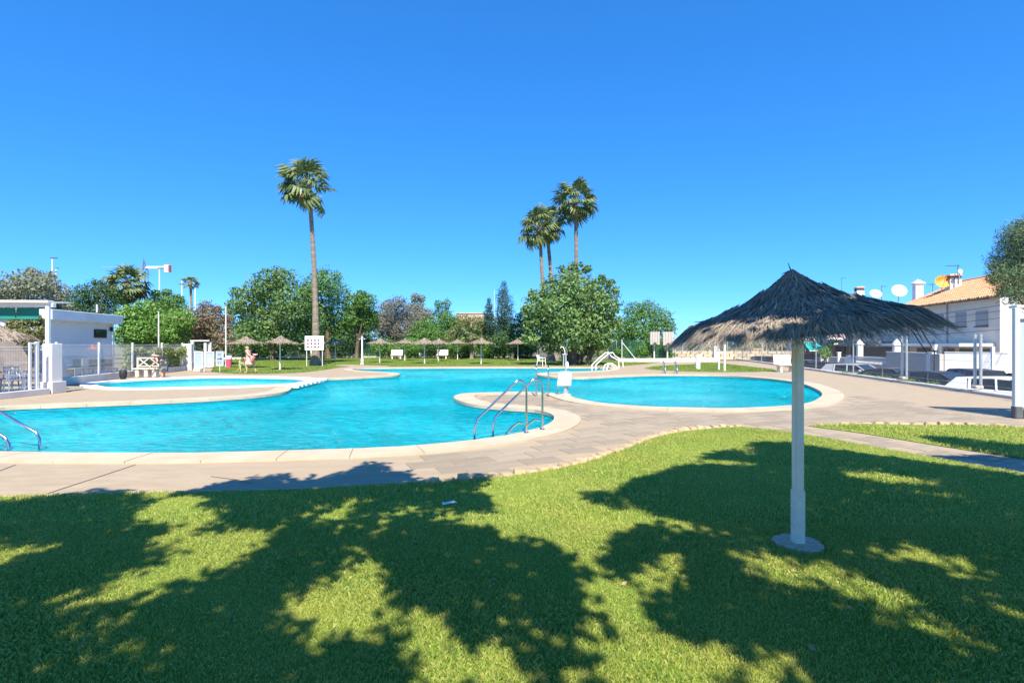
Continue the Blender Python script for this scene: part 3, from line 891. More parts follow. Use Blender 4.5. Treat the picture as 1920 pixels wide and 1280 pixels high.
# pool lift for people who cannot use the steps
lb = G(1060, 741.2)
t = thing('pool_lift', 'white pool lift chair on steel mast at the pool rim', 'pool lift', lb)
MB().bbox((0, 0, .30), (.10, .08, .6), .01).bbox((.08, .03, .3), (.04, .05, .6), .008).build('mast_base', M_galv, t)
MB().bbox((0, 0, .03), (.36, .3, .05), .012).build('base_plate', M_galv, t)
mb = MB()
prof = [(-.27, .0), (-.20, .44), (-.16, .47), (.18, .47), (.22, .43), (.20, .06), (.16, 0)]
mb2 = MB(); mb2.prism([(x, z) for x, z in prof], -.03, .03, Matrix.Translation((-.02, -.11, .33)) @ Matrix.Rotation(R(84), 4, 'X'))
sb = mb2.build('seat_back', M_white, t)
bv = sb.modifiers.new('round', 'BEVEL'); bv.width = .022; bv.segments = 3
MB().bbox((-.05, -.02, .35), (.46, .22, .06), .025).build('seat', M_white, t)
for sx in (-.22, .2): MB().rod((sx, .1, .5), (sx, .42, .48), .016).build('armrest', M_galv, t)
MB().rod((.20, .06, .62), (.30, .03, .63), .018).build('lever', M_galv, t)
MB().tube([(-.2, .45, .34), (-.22, .5, .08), (-.2, .62, .03), (.1, .62, .03), (.12, .5, .08), (.12, .45, .34)], .014, 7).build('footrest', M_galv, t)
MB().bbox((.015, 0, .95), (.05, .06, .75), .01).bbox((-.06, 0, 1.15), (.045, .06, .40), .01).bbox((-.02, 0, 1.36), (.17, .07, .05), .01).build('mast', M_galv, t)
MB().ball((.055, .0, 1.0), (.06, .06, .13), 10, 8).build('actuator_cover', M_white, t, True)
MB().tube([(-.01, 0, 1.36), (-.02, 0, 1.48), (-.06, 0, 1.58), (-.12, 0, 1.62), (-.16, 0, 1.57)], .015, 7).build('handle', M_white, t, True)

# --- rules board with pictograms
bb = [G(575, 687), G(604.5, 687)]
t = thing('rules_board', 'white rules board with rows of pictograms on two posts before the palm trunk', 'sign', (bb[0]+bb[1])/2)
w = (bb[1]-bb[0]).length
for s_ in (-1, 1): MB().rod((s_*w/2, 0, 0), (s_*w/2, 0, 2.33), .035, .035, 8).build('post', M_greypole, t)
pan = MB().bbox((0, -.05, 1.78), (w+.24, .04, 1.08), .01).build('panel', M_white, t)
hd = MB()
for k in range(6): hd.box((-w/2+.12+k*.065, -.074, 2.19), (.045, .004, .075))
hd.build('heading', M_darkgrey, pan)
icols = [(.08,.08,.09),(.35,.06,.05),(.10,.10,.28),(.12,.12,.12),(.45,.10,.08)]
for r in range(3):
    for c in range(4):
        x = -w/2+.12+c*.27; z = 1.99-r*.25
        mm = mat('pictogram_%d' % ((r*4+c) % 5), icols[(r*4+c) % 5], .6, .1, 5)
        ic = MB(); M0 = Matrix.Translation((x, -.074, z)) @ Matrix.Rotation(R(90), 4, 'X')
        ic.lathe([(.055, -.002), (.08, -.002), (.08, .002), (.055, .002), (.055, -.002)], 14, M0)
        ic.box((x, -.074, z+random.uniform(-.02, .02)), (.04, .004, .075)); ic.box((x+.02, -.074, z-.02), (.06, .004, .03))
        ic.build('pictogram', mm, pan)
# palm foot bin
o = tag(MB().lathe([(.0, 0), (.42, 0), (.50, .35), (.48, .8), (.36, 1.05), (.0, 1.12)], 14).build('waste_sack', M_black), 'big dark rounded sack at the foot of the tall palm', 'sack'); o.location = G(596, 683.5)
o = tag(MB().rod((0, 0, 0), (-.15, 0, 1.3), .05, .05, 8).rod((-.15, 0, 1.3), (-.2, 0, 1.9), .05, .03, 8).build('white_pipe', M_white), 'white leaning pipe beside the tall palm trunk', 'pipe'); o.location = G(586, 683)

# --- outdoor shower
t = thing('outdoor_shower', 'white shower post with four heads on its paved pad', 'shower', G(679, 683.5))
MB().rod((0, 0, 0), (0, 0, 2.35), .075, .065, 12).build('post', M_white, t, True)
MB().lathe([(.16, 0), (.16, .05), (.11, .1), (.11, .45), (.08, .5)], 12).build('base', M_white, t, True)
for k in range(4):
    a = k*math.pi/2+.4; c, s_ = math.cos(a), math.sin(a)
    h_ = 2.3 if k % 2 else 2.12
    MB().tube([(0, 0, h_), (c*.12, s_*.12, h_+.05), (c*.2, s_*.2, h_)], .02, 7).lathe([(.025, .04), (.06, -.02), (.05, -.03)], 10, Matrix.Translation((c*.2, s_*.2, h_))).build('shower_head', M_galv, t, True)

# --- benches on the far lawn, bin
def stone_bench(name, label, loc, rz, w=1.55, group=None):
    t = thing(name, label, 'bench', loc, rz, group)
    MB().bbox((0, 0, .43), (w, .46, .08), .015).build('seat', M_benchstone, t)
    b = MB().bbox((0, .24, .78), (w*.98, .08, .62), .03).build('backrest', M_benchstone, t)
    b.rotation_euler = (R(-6), 0, 0)
    for s_ in (-1, 1):
        MB().prism([(-.2, 0), (.2, 0), (.14, .2), (.2, .39), (-.2, .39), (-.14, .2)], -.07, .07, Matrix.Translation((s_*w*.34, 0, 0)) @ Matrix.Rotation(R(90), 4, 'Z') @ Matrix.Rotation(R(90), 4, 'X')).build('leg', M_benchstone, t)
    return t
stone_bench('stone_bench', 'cream stone bench near the shower end of the far lawn', G(743.5, 673), R(2), 1.35, 'cream benches on the far lawn')
stone_bench('stone_bench', 'cream stone bench under dark trees behind the middle parasols', G(829, 672.5), R(-2), 1.35, 'cream benches on the far lawn')
t = thing('litter_bin', 'small white litter bin between the two cream benches', 'bin', G(788.5, 671.8))
MB().lathe([(.0, .15), (.20, .15), (.24, .62), (.27, .64), (.27, .68), (.22, .68), (.0, .5)], 14).build('bowl', M_white, t, True)
MB().rod((0, 0, 0), (0, 0, .2), .05, .05, 8).build('foot', M_white, t)

# --- plastic armchair by the far coping
def armchair(label, loc, rz, m, group=None):
    t = thing('plastic_armchair', label, 'chair', loc, rz, group)
    MB().bbox((0, 0, .43), (.48, .46, .04), .015).build('seat', m, t)
    bk = MB()
    bk.bbox((0, 0, .38), (.46, .03, .10), .01)
    for k in range(5): bk.bbox((-.18+k*.09, 0, .18), (.055, .025, .34), .008)
    o = bk.build('backrest', m, t); o.location = (0, .22, .44); o.rotation_euler = (R(-12), 0, 0)
    for sx in (-1, 1):
        MB().tube([(sx*.26, -.22, .44), (sx*.27, -.22, .64), (sx*.27, 0, .66), (sx*.25, .24, .68)], .022, 7).build('armrest', m, t, True)
        for sy in (-1, 1):
            MB().rod((sx*.24, sy*.21, .43), (sx*.28, sy*.26, 0), .028, .022, 8).build('leg', m, t)
    return t
armchair('white plastic armchair between the palm trunk and the far coping', G(1015, 686.5), R(60), M_white)
# ================================================================== TREES AND PLANTS
L_mid = leafmat('leaf_mid_green', [(0.051, 0.129, 0.031), (0.094, 0.214, 0.042), (0.145, 0.290, 0.060), (0.205, 0.359, 0.085)])
L_bright = leafmat('leaf_bright_green', [(0.072, 0.190, 0.029), (0.123, 0.276, 0.043), (0.204, 0.378, 0.072), (0.291, 0.425, 0.116)])
L_dark = leafmat('leaf_dark_green', [(0.031, 0.077, 0.031), (0.051, 0.120, 0.042), (0.085, 0.171, 0.060), (0.120, 0.205, 0.077)])
L_carob = leafmat('leaf_carob', [(0.068, 0.145, 0.042), (0.120, 0.223, 0.060), (0.189, 0.308, 0.094), (0.274, 0.376, 0.137)])
L_grey = leafmat('leaf_grey_green', [(0.171, 0.205, 0.129), (0.256, 0.282, 0.189), (0.325, 0.325, 0.231), (0.155, 0.205, 0.103)])
L_pinkgrey = leafmat('leaf_dry_pinkish', [(0.233, 0.212, 0.180), (0.297, 0.265, 0.233), (0.180, 0.191, 0.138), (0.127, 0.159, 0.090)])
L_brown = leafmat('leaf_bougainvillea', [(0.240, 0.145, 0.103), (0.342, 0.223, 0.171), (0.155, 0.171, 0.077), (0.223, 0.240, 0.103)])
L_cyp = leafmat('leaf_conifer', [(0.024, 0.068, 0.041), (0.038, 0.094, 0.054), (0.060, 0.120, 0.068)], .7, .1)
L_pine = leafmat('leaf_pine', [(0.051, 0.103, 0.042), (0.085, 0.145, 0.060), (0.155, 0.223, 0.094), (0.240, 0.290, 0.137)], .6, .15)
L_ivy = leafmat('leaf_ivy', [(0.171, 0.256, 0.068), (0.290, 0.376, 0.120), (0.411, 0.463, 0.171), (0.342, 0.290, 0.137)])
L_frond = leafmat('palm_frond', [(0.080, 0.136, 0.040), (0.128, 0.192, 0.064), (0.192, 0.240, 0.088), (0.257, 0.272, 0.128)], .45, .25)
L_frondold = leafmat('palm_frond_old', [(0.302, 0.264, 0.133), (0.415, 0.339, 0.189), (0.246, 0.246, 0.113)], .6, .2)
M_petiole = mat('palm_petiole', (0.13, 0.16, 0.05), .6, .2, 8)

# ---- tall fan palms: every frond is a part
def frond_mesh(seed, pet, fan, droop, nseg=17):
    r = np.random.default_rng(seed); Q = []
    a0 = np.linspace(-2.0, 2.0, nseg)
    for a in a0:
        a += r.normal(0, .05); L = fan*(1-.16*abs(a))*r.uniform(.85, 1.08)
        d = np.array([math.cos(a), math.sin(a), 0]); s = np.array([-math.sin(a), math.cos(a), 0])
        b = np.array([pet, 0, 0]); w = .065*fan
        fold = .05*fan*(1 if r.random() < .5 else -1)
        p1 = b+d*L*.55+np.array([0, 0, -.04*droop*L]); p2 = b+d*L*(1-.18*droop)+np.array([0, 0, -.42*droop*L])
        Q.append(np.array([b-s*.01, p1-s*w+[0, 0, fold], p1+s*w, b+s*.01]))
        Q.append(np.array([p1-s*w+[0, 0, fold], p2-s*.012, p2+s*.012, p1+s*w]))
    return np.array(Q)
FR = []
for k in range(4):
    Q = frond_mesh(50+k, 1.0, 1.0, (.6, 1.0, 1.3, .8)[k])
    o = quads_mesh('frond', Q, L_frond); FR.append(o.data); bpy.data.objects.remove(o)
FRO = []
for k in range(2):
    Q = frond_mesh(70+k, .8, .9, 1.5)
    o = quads_mesh('frond', Q, L_frondold); FRO.append(o.data); bpy.data.objects.remove(o)
PET = MB().tube([(0, 0, 0), (.5, 0, .03), (1.02, 0, 0)], [.035, .022, .014], 5).mesh('petiole'); PET.materials.append(M_petiole)
def palm(label, base, top, r0, r1, nf, size, wind=(0, 0), dead=8, seed=1, lo=-62, group='tall fan palms', name='fan_palm', bulge=1.5):
    r = random.Random(seed)
    base = Vector(base); top = Vector(top)
    t = thing(name, label, 'palm tree', base, 0, group)
    v = top-base; H = v.z
    mb = MB(); n = max(10, int(H/.28)); pts = []; rs = []
    for i in range(n+1):
        u = i/n
        sway = math.sin(u*math.pi)*.012*H
        pts.append(Vector((v.x*u+sway*(1 if seed % 2 else -1), v.y*u, H*u-.1*(i == 0))))
        rr = r1+(r0-r1)*(1-u)**2.6
        if u < .06: rr *= 1+(bulge-1)*(1-u/.06)
        rs.append(rr*(1.0+.10*(i % 2)+r.uniform(-.03, .03)))
    mb.tube(pts, rs, 10); mb.build('trunk', M_palmtrunk, t)
    MB().ball((v.x, v.y, H), (r1*1.7, r1*1.7, r1*2.6), 9, 6).build('crown_boot', M_palmtrunk, t)
    for i in range(nf+dead):
        old = i >= nf
        az = i*2.39996+r.uniform(-.25, .25)
        el = R(85-(85-lo)*((i+.5)/nf)**.85+r.uniform(-7, 7)) if not old else R(r.uniform(-85, -55))
        d = Vector((math.cos(az)*math.cos(el), math.sin(az)*math.cos(el), math.sin(el)))
        d = (d+Vector((wind[0], wind[1], 0))*(1-.3*abs(d.z))).normalized()
        me = r.choice(FRO if old else FR)
        o = link_mesh('frond', me, None, t)
        s_ = size*r.uniform(.8, 1.12)*(.75 if old else 1)
        # frond runs along +X, its upper face towards +Z
        x = d; y = Vector((0, 0, 1)).cross(x)
        if y.length < .05: y = Vector((0, 1, 0))
        y.normalize(); z = x.cross(y)
        q = Matrix((x, y, z)).transposed().to_4x4() @ Matrix.Rotation(r.uniform(-.7, .7), 4, 'X')
        o.matrix_local = Matrix.Translation((v.x, v.y, H)) @ q @ Matrix.Scale(s_, 4)
        if not old:
            p = link_mesh('petiole', PET, None, o)
    return t
D1 = 42.0
palm('tallest lone fan palm with windblown crown behind the rules board', Vector((-15.45, D1, 0)), P(579, 350, D1), .33, .15, 34, 1.42, (-.5, 0), 6, 3, -48)
D2 = 52.0
palm('fan palm of the close pair, leaning slightly, with the lower crown', Vector(((1033-960)/F*D2, D2, 0)), P(1012, 428, D2), .36, .16, 34, 1.32, (-.15, 0), 12, 4)
palm('second palm of the close pair, crown merged with its neighbour', Vector(((1041-960)/F*54, 54, 0)), P(1024, 420, 54), .30, .17, 28, 1.3, (.2, 0), 8, 7)
palm('slender fan palm rising behind the carob tree with open round crown', Vector(((1074-960)/F*53, 53, 0)), P(1079, 378, 53), .30, .17, 36, 1.4, (.05, 0), 8, 9, -58)
D3 = 62.0
palm('bushy fan palm behind the white building with hanging pale fronds', Vector(((238-960)/F*D3, D3, 0)), P(238, 535, D3), .3, .25, 44, 1.45, (0, 0), 22, 11, -70)
D4 = 95.0
palm('small distant palm rising behind the hedge next to a lamp pole', Vector(((359-960)/F*D4, D4, 0)), P(357, 532, D4), .25, .2, 20, .95, (.1, 0), 3, 13, -40)
palm('young palm growing in the hedge behind the far parasols', Vector(((884-960)/F*61, 61, 0)), P(884, 634, 61), .2, .16, 18, .95, (0, 0), 3, 17, -30)

# ---- broad-leaved trees, left to right
T = tree
BEH = 'trees behind the far lawn'
T('leafy_tree', 'broad bright green leafy tree left of the tall palm', 56, [(470,560,30),(500,535,28),(530,528,26),(512,570,42),(465,600,36),(545,570,36),(570,590,30),(500,620,42),(550,625,36),(455,635,26),(590,600,24),(440,575,18),(520,512,14),(575,550,18),(445,548,11),(498,508,7)], 512, .34, 15000, leafmat('leaf_mulberry', [(0.065, 0.135, 0.035), (0.10, 0.20, 0.05), (0.16, 0.27, 0.075), (0.24, 0.34, 0.12)]), BEH, .30)
T('leafy_tree', 'tall dense dark tree directly behind the tall palm trunk', 63, [(590,535,26),(615,530,26),(635,550,22),(600,570,34),(630,590,30),(575,560,22),(610,620,34),(640,625,24),(605,512,11),(632,517,9)], 615, .26, 12000, L_mid, BEH, .3)
T('leafy_tree', 'rounded blue-green tree with a dark hollow below, by the shower post', 64, [(665,570,22),(685,565,20),(672,595,28),(690,600,22),(655,600,18),(678,552,10),(700,590,10)], 668, .26, 9000, L_mid, BEH, .25)
T('dense_hedge_tree', 'dark hedge mass under the blue-green tree behind the shower', 66, [(640,640,26),(665,638,26),(690,650,18),(612,645,24),(580,645,24),(550,650,22)], 640, .24, 7000, L_dark, BEH, .2, cat='hedge')
T('dry_tree', 'greyish half-dry tree with pinkish twigs behind the far lawn', 70, [(722,590,24),(745,583,25),(768,592,22),(735,612,26),(762,618,24),(708,606,20),(748,566,12),(728,572,12)], 742, .24, 10000, L_pinkgrey, BEH, .18, sprig=.2)
T('slim_tree', 'slim upright green tree peak behind the half-dry tree', 78, [(782,575,14),(780,595,20),(792,615,24),(778,558,9),(790,560,8),(800,590,14)], 783, .26, 7000, L_grey, BEH, .16)
T('slim_tree', 'wispy tree with two bent tops right of the slim peak', 76, [(822,570,8),(838,568,8),(828,585,14),(838,600,17),(820,610,20),(842,622,22),(855,605,12)], 830, .24, 6500, L_mid, BEH, .16, sprig=.22)
T('leafy_tree', 'mid green tree filling the gap behind the pale parasol', 68, [(795,620,24),(815,635,24),(780,640,22),(835,640,20)], 805, .25, 7000, L_mid, BEH, .2)
T('shrub_tree', 'olive green bushy tree in front of the sandy ruin wall', 66, [(868,602,15),(890,607,18),(905,612,16),(860,625,20),(910,630,20),(880,640,24),(845,640,16)], 880, .23, 7500, leafmat('leaf_olive', [(0.120, 0.171, 0.051), (0.189, 0.248, 0.077), (0.274, 0.308, 0.120), (0.205, 0.171, 0.103)]), BEH, .18)
T('cypress', 'tall ragged blue-green cypress beside the carob tree', 66, [(945,532,5),(944,545,9),(942,558,12),(948,572,15),(945,588,17),(948,605,18),(944,620,18)], 945, .24, 6000, L_cyp, 'cypresses', .16, flat=1.1, aspect=.35, sprig=.25)
T('cypress', 'narrow dark cypress with pointed top next to the sandy wall', 64, [(917,563,4),(917,575,7),(916,590,10),(918,607,13),(918,625,14)], 917, .22, 4000, L_cyp, 'cypresses', .14, flat=1.2, aspect=.35)
T('leafy_tree', 'dark leafy tree filling between the cypresses and the carob', 60, [(950,640,22),(970,625,24),(985,600,20),(935,645,20),(990,645,22)], 960, .25, 6500, L_dark, BEH, .2)
T('carob_tree', 'big rounded carob tree with thick dark trunks beyond the pool', 43.8, [(1070,520,22),(1040,545,28),(1085,545,30),(1120,545,26),(1010,575,28),(1055,580,38),(1100,580,40),(1140,570,24),(1020,610,36),(1070,615,42),(1120,610,36),(1150,605,18),(1000,605,20),(1035,640,24),(1100,640,26),(1130,640,18),(995,635,16),(1075,500,9),(1100,505,9),(1052,505,7),(1090,495,5),(1145,530,9),(1155,545,8),(1128,522,8),(998,550,8),(985,580,8)], 1072, .30, 19000, L_carob, None, .42, deep=.95, sprig=.16)
# two further stems of the carob
cs = [o for o in bpy.data.objects if o.get('label', '').startswith('big rounded carob')][0]
mb = MB(); limb(mb, (.55, .1, -.1), (1.2, .3, 2.6), .34, .2, .05); limb(mb, (-.5, -.1, -.1), (-1.2, .1, 2.4), .30, .16, .05); limb(mb, (1.1, -.2, -.1), (2.1, 0, 2.5), .26, .12, .06)
mb.build('side_stems', M_trunk, cs, True)
T('round_tree', 'dome-shaped clipped tree between the carob and the backboards', 58, [(1190,585,22),(1215,580,20),(1240,595,20),(1200,610,30),(1235,620,28),(1175,620,24),(1255,612,12),(1210,640,26),(1240,645,20),(1170,645,20)], 1208, .22, 13000, L_mid, None, .26)
T('hedge_bush', 'low bush behind the green corner fence', 54, [(1180,662,13),(1205,660,15),(1235,660,15),(1255,664,10),(1160,660,10)], 1205, .18, 5000, L_mid, None, .08, cat='bush')
# ---- left side
T('grey_tree', 'grey-green feathery tree behind the covered terrace', 44, [(20,540,26),(55,530,24),(85,535,22),(110,550,18),(40,565,30),(80,570,28),(5,570,26),(115,580,18),(20,600,26),(60,512,12),(95,518,10),(-30,550,30)], 62, .24, 12000, L_grey, None, .2, sprig=.2)
T('dark_shrub', 'dark shrub hanging over the terrace fence beside the white post', 24, [(30,610,14),(60,600,14),(45,625,14),(75,625,12),(62,640,14),(25,590,10),(80,605,8)], 55, .13, 6500, leafmat('leaf_terrace', [(0.085, 0.137, 0.042), (0.155, 0.205, 0.068), (0.274, 0.290, 0.137), (0.342, 0.256, 0.137)]), None, .08, cat='shrub')
T('leafy_tree', 'dark green tree top behind the flat roof', 58, [(150,560,26),(180,550,24),(205,560,24),(165,590,26),(200,590,24),(135,580,20),(185,532,9)], 170, .24, 9000, L_dark, None, .2)
T('leafy_tree', 'bright green leafy tree right of the white building', 46, [(245,595,24),(275,585,24),(265,620,26),(300,610,24),(235,630,20),(290,640,20),(255,650,16)], 268, .25, 10000, L_bright, None, .2)
T('leafy_tree', 'dark pointed tree between the bushy palm and the lamp pole', 66, [(300,565,20),(325,570,20),(310,590,26),(340,590,20),(335,560,9),(313,548,8),(292,550,8)], 315, .25, 7500, L_mid, None, .2)
T('bougainvillea', 'brownish bougainvillea hedge behind the notice panels', 45, [(365,600,22),(395,595,22),(380,620,26),(410,615,22),(350,625,20),(420,640,20),(395,640,22),(385,575,12),(405,580,10),(425,600,12)], 392, .20, 10000, L_brown, None, .12, sprig=.2, cat='hedge')
T('yellow_shrub', 'yellow-green shrub in front of the bougainvillea', 42, [(325,600,18),(345,600,18),(335,625,20),(310,625,14),(318,648,14)], 330, .19, 6500, L_bright, None, .1, cat='shrub')
T('back_hedge', 'dark hedge behind the people in front of the leafy tree', 60, [(430,655,18),(460,655,18),(490,658,16),(410,660,14),(520,655,18)], 465, .2, 6000, L_dark, None, .08, cat='hedge')
# ---- hedge along the back fence
for k, (x, lab, mm) in enumerate([(725,'hedge bush behind the parasol next to the shower',L_mid),(770,'hedge bush behind the litter bin',L_bright),(815,'dark hedge bush behind the second cream bench',L_dark),(860,'hedge bush beside the young palm',L_mid),(925,'hedge bush behind the lone wide parasol',L_bright),(975,'hedge bush behind the two overlapping parasols',L_dark)]):
    T('hedge_bush', lab, 63+k % 2, [(x-18,652,13),(x,648,15),(x+18,653,13),(x-8,662,12),(x+12,662,12)], x, .2, 3500, mm, 'bushes along the back fence', .07, cat='bush')
T('hedge_bush', 'yellowish dry shrub under the carob beside the fence', 56, [(1100,655,10),(1115,650,11),(1125,660,9),(1092,664,7)], 1108, .16, 2500, leafmat('leaf_dryyellow', [(0.427, 0.376, 0.171), (0.500, 0.479, 0.223), (0.342, 0.342, 0.137)]), None, .06, cat='shrub')
for k, (x, lab) in enumerate([(560,'dark green thicket left of the tall palm foot'),(625,'dark thicket behind the rules board and shaded parasol'),(700,'thicket below the half-dry tree'),(770,'thicket behind the litter bin'),(845,'thicket left of the sandy building'),(930,'thicket under the cypresses'),(1140,'thicket between the carob and the domed tree'),(330,'thicket behind the yellow-green shrub'),(470,'thicket below the broad leafy tree')]):
    T('thicket', lab, 74+k % 3, [(x-30,632,24),(x,618,27),(x+30,628,24),(x-14,652,22),(x+18,652,22),(x+42,648,18),(x-42,650,18)], x, .28, 6500, L_dark if k % 2 else L_mid, 'thickets closing the view behind the trees', .1, cat='thicket')
# ---- right side
T('hedge_bush', 'green reeds behind the sandstone wall under the parasol rim', 80, [(1300,648,10),(1330,645,12),(1360,648,12),(1395,645,13),(1425,646,13)], 1360, .3, 6000, L_bright, None, .08, cat='bush')
T('leafy_tree', 'bright green tree at the street end beside the parasol post', 62, [(1462,645,14),(1478,640,16),(1492,650,14),(1470,655,12)], 1476, .24, 4000, L_bright, None, .1)
T('pine_tree', 'dark needle-leaved pine leaning over the house roof', 26, [(1900,450,26),(1925,440,34),(1885,485,26),(1915,490,36),(1875,515,20),(1905,525,30),(1940,520,40),(1895,550,20),(1925,555,26),(1870,500,12),(1860,525,8),(1880,545,12),(1912,425,14),(1955,470,40)], 1960, .26, 17000, L_pine, None, .2, aspect=.12, sprig=.3, shell=.5, rnd=1.2)

# ---- ivy over the wire fence
iv = thing('fence_ivy', 'pale green ivy covering the wire fence behind the bent person', 'ivy', G(290, 701))
n = 7500
a, b_ = G(233, 706.5), G(346, 694)
u = rng.uniform(0, 1, n); h = rng.uniform(.12, 1.55, n)*(1-.12*np.abs(np.sin(u*9)))
keep = (h < 1.35+.2*np.sin(u*14)) & ~((u > .86) & (h < .7))
u, h = u[keep], h[keep]
Pn = np.array(a)[None]*(1-u[:, None])+np.array(b_)[None]*u[:, None]; Pn[:, 2] = h+.15
dirv = (b_-a).normalized(); nv = np.array([dirv.y, -dirv.x, 0])
Pn += nv*rng.normal(.05, .09, len(u))[:, None]
N = unit(nv+.7*rng.normal(size=(len(u), 3)))
quads_mesh('leaves', leaf_quads(Pn, N, .17, .13)-np.array(iv.location), L_ivy, iv)
mb = MB()
for k in range(9):
    p = a.lerp(b_, (k+.5)/9)-iv.location
    mb.tube([p+Vector((0, 0, .0)), p+Vector((.1, 0, .6)), p+Vector((-.1, .1, 1.2)), p+Vector((.05, .1, 1.6))], [.02, .016, .01, .006], 5)
tag(mb.build('stems', M_trunk, iv), kind='stuff')
# ================================================================== LEFT: FENCES, BUILDING, TERRACE
def oriented(a, b):
    d = b-a; return math.atan2(d.y, d.x), Vector((d.x, d.y, 0)).length
def wall(name, label, a, b, h, th, m, cat='wall', cap=None, z0=0.0, group=None):
    a = Vector((a.x, a.y, 0)); b = Vector((b.x, b.y, 0)); an, L = oriented(a, b)
    t = thing(name, label, cat, a.lerp(b, .5)+Vector((0, 0, z0)), an, group)
    MB().bbox((0, 0, h/2), (L, th, h), .012).build('wall_body', m, t)
    if cap: MB().bbox((0, 0, h+.02), (L+.02, th+.06, .045), .01).build('coping', cap, t)
    return t
def wire_panel(a, b, z0, h, pitch, wires, r, m, parent, post_m=None):
    """welded mesh panel from a to b; one part of fine wires"""
    mb = MB(); L = (b-a).length; n = int(L/pitch)
    for i in range(n+1):
        p = a.lerp(b, i/n); mb.rod(p+Vector((0, 0, z0)), p+Vector((0, 0, z0+h)), r, r, 3, False)
    for zz in wires:
        mb.rod(a+Vector((0, 0, z0+zz)), b+Vector((0, 0, z0+zz)), r*1.6, r*1.6, 4, False)
    return tag(mb.build('wire_panel', m, parent), kind='stuff')
def chainlink(a, b, z0, h, pitch, r, m, parent):
    mb = MB(); L = (b-a).length; d = (b-a).normalized(); n = int((L+h)/pitch)
    for sgn in (1, -1):
        for i in range(n+1):
            s0 = i*pitch-h if sgn > 0 else i*pitch
            s1 = s0+h*sgn; z_0, z_1 = 0.0, h
            if sgn > 0:
                if s0 < 0: z_0 = -s0; s0 = 0
                if s1 > L: z_1 = h-(s1-L); s1 = L
            else:
                if s0 > L: z_0 = s0-L; s0 = L
                if s1 < 0: z_1 = h+s1; s1 = 0
            if z_1-z_0 < .02: continue
            mb.rod(a+d*s0+Vector((0, 0, z0+z_0)), a+d*s1+Vector((0, 0, z0+z_1)), r, r, 3, False)
    return tag(mb.build('wire_mesh', m, parent), kind='stuff')

# first fence: low wall, big pillar, palisade wires
FA, FB = Vector((-15.75, 11.0, 0)), Vector((-15.9, 18.2, 0))
wall('low_wall', 'low grey rendered wall under the terrace fence, in shade', FA, FB, .20, .28, M_lowwall)
t = thing('gate_pillar', 'square pale rendered pillar at the end of the terrace fence', 'pillar', Vector((-15.95, 18.55, 0)), R(1))
MB().bbox((0, 0, .2), (.42, .6, .4), .012).build('plinth', M_lowwall, t)
MB().bbox((-.03, 0, 1.05), (.32, .45, 1.34), .012).build('shaft', M_whitewall, t)
t = thing('terrace_fence', 'white wire fence on the low wall before the shaded terrace', 'fence', FA)
for k in range(4):
    a = FA.lerp(FB, k/4)-FA; b = FA.lerp(FB, (k+1)/4)-FA
    wire_panel(a, b, .22, 1.43, .055, (.05, .1, .45, .5, .85, .9, 1.3, 1.38), .0028, M_whitewire, t)
for k in range(4):
    p = FA.lerp(FB, k/4)-FA; MB().bbox((p+Vector((0, 0, .95)))[:], (.06, .06, 1.5), .006).build('post', M_white, t)
t = thing('sliding_gate', 'white steel gate frame edge next to the big pillar', 'gate', Vector((-15.9, 17.85, 0)))
MB().bbox((0, 0, .92), (.07, .12, 1.72), .01).build('stile', M_white, t)
MB().bbox((.02, -.28, .92), (.05, .09, 1.66), .01).build('stile', M_white, t)
MB().bbox((.01, -.14, 1.72), (.05, .2, .06), .01).build('rail', M_white, t)

# second fence line further back
wa, wb = Vector((-18.4, 21.6, 0)), Vector((-21.6, 36.2, 0))
wall('low_wall', 'low pale rendered wall below the wire fence of the white building', wa, wb, .32, .25, M_lowwall)
t = thing('wire_fence', 'white welded wire fence between the pillars by the white building', 'fence', wa)
FP = [G(106, 724), G(151, 714.5), G(225, 706.5), G(293, 699.5), G(345, 694.6)]
prj = []
for p in FP:
    d = (wb-wa).normalized(); prj.append(d*((Vector((p.x, p.y, 0))-wa).dot(d)))
for a, b in zip(prj, prj[1:]):
    wire_panel(a, b, .34, 1.36, .06, (.04, .08, .42, .46, .84, .88, 1.3), .0028, M_whitewire, t)
for p in prj: MB().bbox((p+Vector((0, 0, 1.05)))[:], (.07, .07, 1.46), .008).build('post', M_white, t)
t = thing('gate_pillar', 'white rendered pillar where the ivy fence ends', 'pillar', G(353, 694), R(100))
MB().bbox((0, 0, .86), (.36, .5, 1.72), .012).build('shaft', M_whitewall, t)
MB().bbox((0, 0, .28), (.42, .56, .56), .012).build('plinth', M_lowwall, t)
t = thing('entrance_gate', 'white post-and-lintel gateway beside the notice panels', 'gate', G(372, 691))
for dx in (-.35, .42, .7): MB().bbox((dx, .3*dx, .95), (.16, .16, 1.9 if dx < 0 else 1.7), .012).build('post', M_white, t)
MB().bbox((.1, 0, 1.93), (1.3, .12, .08), .01).build('lintel', M_white, t)
MB().bbox((-.1, .05, 1.15), (.5, .2, .12), .01).build('letter_shelf', M_lowwall, t)

